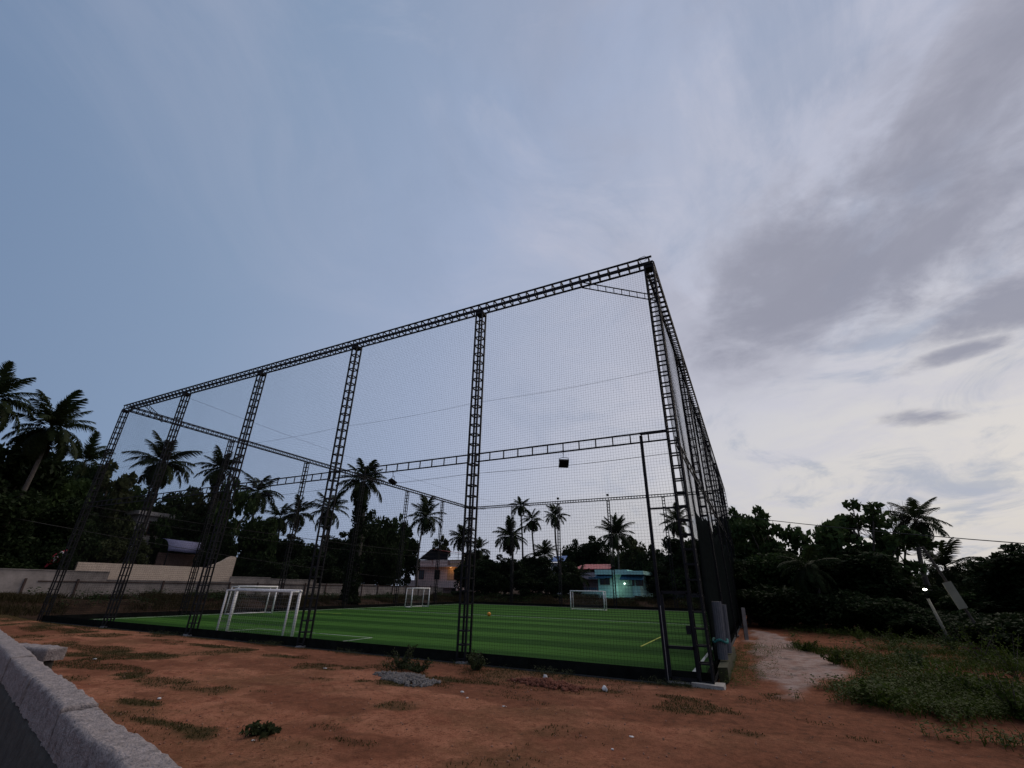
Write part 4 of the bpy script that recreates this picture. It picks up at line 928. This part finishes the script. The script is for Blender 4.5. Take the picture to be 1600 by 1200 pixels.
palm_at(466, 802, 'x', -62, 'middle of three small palms beyond the fourth cage post', r=.9, seed=9, nf=18)
palm_at(515, 795, 'x', -52, 'palm with pale slanting trunk just right of the fourth cage post', (492, 905), r=.95, seed=10, nf=20)
palm_at(665, 808, 'x', -46, 'slim coconut palm standing left of the pink house', (652, 915), r=1.10, seed=11, nf=20, curve=-.8)
palm_at(722, 838, 'y', 66, 'coconut palm behind the fifth cage post, left one of two', r=0.85, seed=12, nf=20)
palm_at(748, 858, 'y', 64, 'coconut palm right of the fifth cage post, beside the pink house', r=0.68, seed=13, nf=18)
palm_at(813, 790, 'y', 66, 'tallest palm of the cluster right of the fifth cage post', (817, 925), r=0.61, seed=14, nf=20, curve=.3)
palm_at(831, 812, 'y', 64, 'slim palm just right of the tallest one in the far cluster', (848, 930), r=0.64, seed=15, nf=18, curve=-.6)
palm_at(797, 838, 'y', 60, 'full shaggy palm left in the far cluster', r=0.85, seed=16, nf=26)
palm_at(868, 806, 'y', 60, 'slim leaning palm left of the blue roof', (888, 932), r=0.61, seed=17, nf=20, curve=-1.0, trunk_r=.12)
palm_at(850, 868, 'y', 62, 'low palm before the blue roof', r=0.72, seed=18, nf=20)
palm_at(962, 836, 'y', 70, 'shaggy palm above the teal house', r=1.0, seed=19, nf=24, up_bias=15)
palm_at(1057, 815, 'y', 60, 'palm behind the gate bay at the far right corner', r=0.68, seed=20, nf=20)
palm_at(905, 900, 'y', 59, 'low dark palm left of the teal house', r=0.56, seed=24, nf=16)
palm_at(1262, 882, 'y', 30, 'palm with drooping pale fronds before the right tree line', (1276, 965), r=0.48, seed=21, nf=22, trunk_r=.1, up_bias=-16)
palm_at(1430, 812, 'y', 38, 'tall coconut palm standing out against the sky at the right', (1456, 905), r=0.55, seed=22, nf=24, curve=-.9, trunk_r=.12)
palm_at(1478, 888, 'y', 40, 'droopy palm right of the lit street lamp', (1500, 975), r=0.70, seed=23, nf=18)
# bare branched tree
c = gy(1385, 835, 38); bt = MB(); rsb = np.random.RandomState(4)
def branch(p_, d, l, r, n):
    e = p_+d*l; bt.bar(p_, e, r, 4, r*.65, caps=False)
    if n:
        for _ in range(3):
            dd = d+rsb.normal(size=3)*.45; dd[2] += .1; dd /= np.linalg.norm(dd); branch(e, dd, l*rsb.uniform(.62, .85), r*.6, n-1)
branch(np.array([c[0], c[1], 0.]), np.array([0, 0, 1.]), c[2]*.38, .13, 5)
bt_t = thing('bare_tree', 'thin leafless tree beside the tall right palm', 'tree'); bt.build('branches', BARK, bt_t)

# ------------------------------------------------------------------ power line
PW = mat('cable', (.02, .02, .02), .7)
a = gy(1092, 799, 30.); b2 = gy(1600, 842, 22.); e2 = b2+(b2-a)*.35
cable([a, e2], .017, 'power_line', PW, None, .2, label='black power cable crossing the sky right of the cage', cat='cable')
cable([gx(-30, 800, -41.), gx(640, 905, -41.)], .02, 'power_line', PW, None, .4, label='dark overhead cable before the trees along the left boundary wall', cat='cable')

# ------------------------------------------------------------------ grey rolls, fence posts by the right side
rough_box(MB(), (-.98, 14.9, .05), (.26, 4.6, .46), 77, .05).build('edge_kerb', mat('mossy_concrete', (.03, .034, .014), .95, .4, 4, .6, 15, col2=(.065, .06, .035)), None, label='low mossy concrete kerb along the outside of the cage corner', cat='kerb')
ROLL_M = mat('grey_ribbed', (.10, .10, .11), .75, .2, 10)
def roll_(u, v, x, label, hgt, rad):
    c = (x, u, .28); t = thing('mesh_roll', label, 'roll', (c[0], c[1], .28), 0, 'rolls beside the cage')
    mb = MB(); n = 28; nz = 2
    for k in range(n):
        an = 2*math.pi*k/n; r = rad*(1+.1*(k % 2))
        mb.v += [(r*math.cos(an), r*math.sin(an), .02), (r*math.cos(an)+.05, r*math.sin(an), hgt)]
    mb.f = [(2*k, 2*((k+1) % n), 2*((k+1) % n)+1, 2*k+1) for k in range(n)]+[tuple(2*k+1 for k in range(n)), tuple(2*k for k in range(n-1, -1, -1))]
    mb.build('roll', ROLL_M, t)
    return t, c
t, c = roll_(13.75, 0, -1.02, 'taller grey ribbed roll standing beside the cage corner', 1.30, .11)
MB().tube([(.17*math.cos(a), .17*math.sin(a), .42+.03*math.sin(3*a)) for a in np.linspace(0, 6.28, 20)], [.03]*20, 6).build('tie', mat('teal_rope', (.03, .15, .14), .8), t)
roll_(15.2, 0, -.98, 'second grey ribbed roll just behind the taller one', 1.2, .095)
for k, (u, v, hg) in enumerate(((1152, 955, 1.2), (1171, 948, 1.1), (1166, 957, 1.0))):
    g = gz(u+4, (1000, 968, 975)[k]); MB().prism([(-.07, -.07), (.07, -.07), (.07, .07), (-.07, .07)], -.2, hg).build('concrete_post', CONC, None, loc=(max(g[0], -.7), g[1], 0), rot=(0, R_(3), .2), label='grey concrete post outside the cage side, %s from the corner' % ('nearest', 'farthest', 'second')[k], cat='post', group='concrete posts by the cage side')
# ------------------------------------------------------------------ gravel heap, clods, litter
STONE = mat('grey_gravel', (.07, .06, .055), .9, .45, 14, col2=(.20, .185, .175))
def heap(center, rx, ry, h, n, size, mt, seed, jit=.25):
    rs = np.random.RandomState(seed); V = []; F = []; nv = 0
    base, bf = ico(1, 1)
    base = np.array(base); bf = np.array(bf)
    for k in range(n):
        r = rs.uniform(0, 1)**.6; a = rs.uniform(0, 6.28); lob = 1+.35*math.sin(2*a+seed)+.2*math.sin(5*a); x, y = r*math.cos(a)*rx*lob, r*math.sin(a)*ry*lob
        z = h*(1-r)**.8*rs.uniform(.75, 1.0); s = size*rs.uniform(.5, 1.5)
        v = base*rs.uniform(.6, 1.25, (len(base), 1))*s*rs.uniform(.6, 1.2, 3)+np.array([x, y, z+gzf(center[0]+x, center[1]+y)])
        V.append(v); F.append(bf+nv); nv += len(v)
    return np.concatenate(V), np.concatenate(F)
c = gz(635, 1062); V, F = heap(c, .8, .5, .09, 1300, .03, STONE, 3)
gh = thing('gravel_heap', 'small heap of grey gravel among weeds before the fifth cage post', 'gravel heap', (c[0], c[1], 0))
link('gravel', np_mesh('gravel', V, F, STONE), gh, kind='stuff')
CLOD = mat('red_clod', (.14, .048, .028), .95, .35, 6, .5, 20)
c = gz(855, 1070); V, F = heap(c, .7, .3, .10, 380, .04, CLOD, 9)
ch = thing('earth_mound', 'low mound of broken red earth before the net right of the fifth post', 'mound', (c[0], c[1], 0))
link('clods', np_mesh('clods', V, F, CLOD), ch, kind='stuff')
PLAS = mat('white_scrap', (.6, .58, .56), .6, .2, 20)
rsl = np.random.RandomState(8)
def scrap(u, v, s, label, flat=.35, cat='litter'):
    g = gz(u, v); V, F = ico(s, 2, .28, int(u), (1, .6, flat))
    link('litter_scrap', np_mesh('litter_scrap', np.array(V), np.array(F), PLAS), None, loc=(g[0], g[1], gzf(g[0], g[1])+s*flat*.7), rot=(0, 0, rsl.uniform(0, 6)), label=label, cat=cat, group='litter on the dirt')
scrap(945, 1080, .075, 'largest crumpled white scrap on the dirt, left of the gate', .7)
scrap(852, 1060, .06, 'upright white scrap on the red earth mound', .9)
scrap(884, 1076, .03, 'tiny white scrap right of the red earth mound'); scrap(722, 1082, .04, 'white scrap below the gravel heap, nearest the fifth post'); scrap(730, 1092, .03, 'small pale scrap below the weedy fifth post')
scrap(788, 1103, .045, 'flat white scrap on open dirt below the red mound', .15); scrap(987, 1150, .04, 'flat pale scrap on the open dirt at lower right', .15); scrap(957, 1170, .025, 'tiny pale chip near the lower picture edge')
scrap(508, 1046, .06, 'pale sliver on the dirt before the fourth cage post', .2); scrap(248, 1094, .045, 'white scrap on the left grass strip', .3); scrap(148, 1031, .05, 'white scrap on the grass behind the cement wall', .3)
scrap(400, 1148, .03, 'pale chip on the dirt near the weedy tuft', .3); scrap(395, 1157, .025, 'lower pale chip near the weedy tuft', .3); scrap(1463, 1064, .035, 'white chip among the weeds at right', .4)

# pebbles and crumbs strewn over the dirt
rs = np.random.RandomState(12); V = []; F = []; nv = 0; tb_, tf_ = ico(1, 1); tb_ = np.array(tb_); tf_ = np.array(tf_)
xy = np.stack([rs.uniform(-13, 7, 3800), 2+rs.uniform(0, 1, 3800)**1.2*9.6], -1)
zz = ground_z(xy[:, 0], xy[:, 1]); wk = weed_mask(xy[:, 0], xy[:, 1])
for (x, y), z, wq in zip(xy, zz, wk):
    if wq > .5: continue
    s = .004+.016*rs.rand()**5
    V.append(tb_*s*rs.uniform(.6, 1.2, 3)+(x, y, z+s*.3)); F.append(tf_+nv); nv += len(tb_)
link('pebbles', np_mesh('pebbles', np.concatenate(V), np.concatenate(F), mat('pebble', (.17, .075, .05), .95, .5, 2, col2=(.34, .19, .13))), kind='stuff', label='small stones and crumbs strewn over the red dirt', cat='pebbles')

# ------------------------------------------------------------------ grass and weeds
def blades(P, h, seed, wd=.006, lean=.5):
    rs = np.random.RandomState(seed); n = len(P); a = rs.uniform(0, 6.28, n); d = np.stack([np.cos(a), np.sin(a), np.zeros(n)], -1)
    b_ = rs.uniform(0, 6.28, n); l = np.stack([np.cos(b_), np.sin(b_), np.zeros(n)], -1); hh = (h*rs.uniform(.4, 1.3, n))[:, None]; le = rs.uniform(.1, lean*2, n)[:, None]
    w_ = wd*rs.uniform(.7, 1.4, n)[:, None]; up = np.array([0, 0, 1.])
    m_ = P+up*hh*.55+l*hh*le*.3; e = P+up*hh*(1-.25*le)+l*hh*le
    V = np.stack([P-d*w_, P+d*w_, m_+d*w_*.8, m_-d*w_*.8, e+d*w_*.15, e-d*w_*.15], 1).reshape(-1, 3); i = np.arange(n)*6
    F = np.concatenate([np.stack([i, i+1, i+2, i+3], -1), np.stack([i+3, i+2, i+4, i+5], -1)]); return V, F
rs = np.random.RandomState(31)
def scatter(n, xr, yr, fn, pw=1.):
    x = rs.uniform(*xr, n); y = yr[0]+(yr[1]-yr[0])*rs.uniform(0, 1, n)**pw; k = fn(x, y) > rs.uniform(.15, 1, n); k &= ~inside(x, y, .02); x, y = x[k], y[k]; return np.stack([x, y, ground_z(x, y)], -1)
def gm(x, y): return grass_mask(x, y)*(1-pale_mask(x, y)*.9)
P = np.concatenate([scatter(260000, (-26, 6), (2.0, 11.9), gm), scatter(26000, (-45, -26), (6, 12), lambda x, y: gm(x, y)+.2)])
V, F = blades(P, .034, 1, .005, .8); link('short_grass', np_mesh('short_grass', V, F, GRASS), kind='stuff', label='short olive grass growing in patches on the red dirt', cat='grass')
# dry grass on the banks
def bm_(x, y): return ((x < X0-.9)*sst(-x, 32.5, 35)*(x > -39.8)+(y > Y1+.9)*(y < 58)*(x > -39)*(x < 4))*1.0*sst(fbm(x*.4, y*.4, 3), .3, .5)
P = np.concatenate([scatter(90000, (-39.7, -32.3), (7, 58), bm_), scatter(60000, (-39, 4), (52, 58), bm_)])
V, F = blades(P, .34, 2, .016, .6); link('bank_grass', np_mesh('bank_grass', V, F, DRYG), kind='stuff', label='tall dry grass on the banks outside the cage', cat='grass')
# leafy weeds: right field + banks
def weeds(P, hts, leaf, nl, seed, mt, name, label):
    rs2 = np.random.RandomState(seed); n = len(P); k = nl
    c = np.repeat(P, k, 0); hh = np.repeat(hts, k)[:, None]; t = rs2.uniform(.08, 1, (n*k, 1))
    a = rs2.uniform(0, 6.28, (n*k, 1)); rad = hh*.45*rs2.uniform(.2, 1, (n*k, 1))
    o = np.concatenate([np.cos(a), np.sin(a), rs2.uniform(-.15, .55, (n*k, 1))], 1); o /= np.linalg.norm(o, axis=1)[:, None]
    c = c+np.array([0, 0, 1.])*hh*t+o*rad*[1, 1, .3]
    b_ = np.cross(o, rs2.normal(size=(n*k, 3))*.35+[0, 0, 1]); b_ /= np.linalg.norm(b_, axis=1)[:, None]
    s = leaf*rs2.uniform(.5, 1.4, (n*k, 1))*np.clip(hh/.4, .6, 1.6)
    V = np.stack([c, c+o*s*.5+b_*s*.3, c+o*s-[0, 0, 1]*s*.25, c+o*s*.5-b_*s*.3], 1).reshape(-1, 3)
    return link(name, np_mesh(name, V, np.arange(4*n*k).reshape(-1, 4), mt), kind='stuff', label=label, cat='weeds')
P = np.concatenate([scatter(13000, (-.6, 14), (2.2, 14), weed_mask, 1.), scatter(9000, (0, 34), (13, 34), weed_mask)])
dist = np.hypot(P[:, 0], P[:, 1])
hts = (.10+.42*fbm(P[:, 0]*.7, P[:, 1]*.7, 3)*rs.uniform(.4, 1.2, len(P)))*(1+sst(P[:, 0]-.45*P[:, 1], 1.6, 4.5)*2.6)
weeds(P, hts, .085, 26, 5, WEED, 'weed_field', 'mass of low green weeds right of the cage')
P = scatter(90000, (-.6, 13), (2.2, 22), lambda x, y: weed_mask(x, y)*.9)
V, F = blades(P, .2, 4, .006, .6); link('weed_grass', np_mesh('weed_grass', V, F, WEED), kind='stuff', label='long green grass among the weeds right of the cage', cat='grass')
P = np.concatenate([scatter(5000, (-39.6, -33.5), (8, 58), lambda x, y: sst(-x, 33.5, 36)*sst(fbm(x*.5+4, y*.5, 3), .42, .55)), scatter(2600, (-39, 4), (52.5, 58), lambda x, y: sst(fbm(x*.5+4, y*.5, 3), .38, .5))])
weeds(P, rs.uniform(.15, .6, len(P)), .11, 18, 6, LEAF[1], 'bank_weeds', 'dark weeds on the bank along the boundary wall')
P = scatter(3800, (-24, -1.5), (Y0-1.2, Y0-.12), lambda x, y: sst(fbm(x*.9+8, y*.9, 3), .40, .55)*sst(y, Y0-1.1, Y0-.3))
weeds(P, rs.uniform(.05, .17, len(P)), .05, 14, 7, LEAF[2], 'edge_weeds', 'small weeds along the foot of the near net')
P = np.stack([rs.uniform(-.95, .35, 900), rs.uniform(12.0, 21, 900), np.zeros(900)], -1); P = P[(fbm(P[:, 0]*1.2+3, P[:, 1]*.8, 3) > .36) & (P[:, 0] < rs.uniform(-.9, .5, 900))]; P[:, 2] = ground_z(P[:, 0], P[:, 1])
weeds(P, rs.uniform(.06, .26, len(P)), .05, 16, 17, WEED, 'kerb_weeds', 'small green weeds along the outside foot of the cage side')
# dry leaves and twigs strewn on the dirt
n_ = 3600; P = np.stack([rs.uniform(-14, 6, n_), 2.2+rs.uniform(0, 1, n_)**1.1*9.5, np.zeros(n_)], -1); P = P[fbm(P[:, 0]*.7+13, P[:, 1]*.9, 3) > rs.uniform(.3, .62, n_)]; P[:, 2] = ground_z(P[:, 0], P[:, 1])+.006; n_ = len(P)
a_ = rs.uniform(0, 6.28, n_); d1 = np.stack([np.cos(a_), np.sin(a_), rs.uniform(-.2, .35, n_)], -1); d2 = np.stack([-np.sin(a_), np.cos(a_), rs.uniform(-.1, .3, n_)], -1); l_ = rs.uniform(.008, .04, n_)[:, None]; w_ = rs.uniform(.003, .014, n_)[:, None]
V = np.stack([P-d1*l_, P-d2*w_, P+d1*l_, P+d2*w_], 1).reshape(-1, 3)
link('dry_leaves', np_mesh('dry_leaves', V, np.arange(4*n_).reshape(-1, 4), leafmat('dead_leaf', (.028, .015, .009), (.12, .07, .04), trans=.1)), kind='stuff', label='dead leaves and twigs strewn over the red dirt', cat='leaf litter')
# individual weedy shrubs on the dirt
def weed_shrub(u, v, h, wd, label, seed, mt=LEAF[2]):
    g = gz(u, v); z = gzf(g[0], g[1]); rs3 = np.random.RandomState(seed); cl = []; stb = MB()
    for k in range(13):
        a = rs3.uniform(0, 6.28); q_ = rs3.uniform(.15, 1.5); e = np.array([math.cos(a)*wd*q_, math.sin(a)*wd*q_, h*rs3.uniform(.25, 1.05)])
        stb.tube([(0, 0, -.02), e*.5+np.array([0, 0, .05*h]), e], [.008, .006, .003], 4)
        for t in np.linspace(.25, 1, 6): cl.append((e*t, .05*h/.5+.03, 7))
    t = thing('weed_shrub', label, 'shrub', (g[0], g[1], z), 0, 'weedy shrubs on the dirt'); stb.build('stems', BARK, t)
    link('leaves', leaf_cloud('leaves', cl, .035, mt, seed), t)
weed_shrub(628, 1046, .48, .36, 'leafy weedy shrub before the net, left of the gravel heap top', 1); weed_shrub(742, 1046, .5, .26, 'leafy shrub at the foot of the fifth cage post', 2)
weed_shrub(655, 1050, .22, .35, 'low sprawling weeds right behind the gravel heap', 3); weed_shrub(415, 1146, .13, .2, 'low dark weedy tuft on open dirt at lower left', 6)
weed_shrub(1375, 1108, .32, .35, 'weedy shrub at the edge of the green, lower right', 8, WEED); weed_shrub(1310, 1042, .35, .35, 'leafy shrub beside the pale concrete patch', 9, WEED)
weed_shrub(1262, 1022, .3, .35, 'leafy shrub at the far edge of the pale concrete patch', 10, WEED)
clumps_px = [(1345, 1002, .5), (1400, 1012, .6), (1440, 1000, .75), (1430, 1050, .45), (1490, 1020, .8), (1480, 1080, .55), (1535, 1040, .9), (1540, 1100, .7), (1590, 1060, .95), (1595, 1130, .7), (1330, 980, .6), (1570, 1000, 1.0)]
for k, (u, v, h) in enumerate(sorted(clumps_px)):
    weed_shrub(u, v, h, h*.7, 'taller green weed clump in the field right of the path, %s from the left' % (ORD[k] if k else 'the first'), 40+k, WEED if k % 3 else LEAF[1])
print('palms', PALM_N, 'trees', len(TREES), 'objects', len(bpy.data.objects), 'tris', sum(len(m.polygons) for m in bpy.data.meshes)*2)
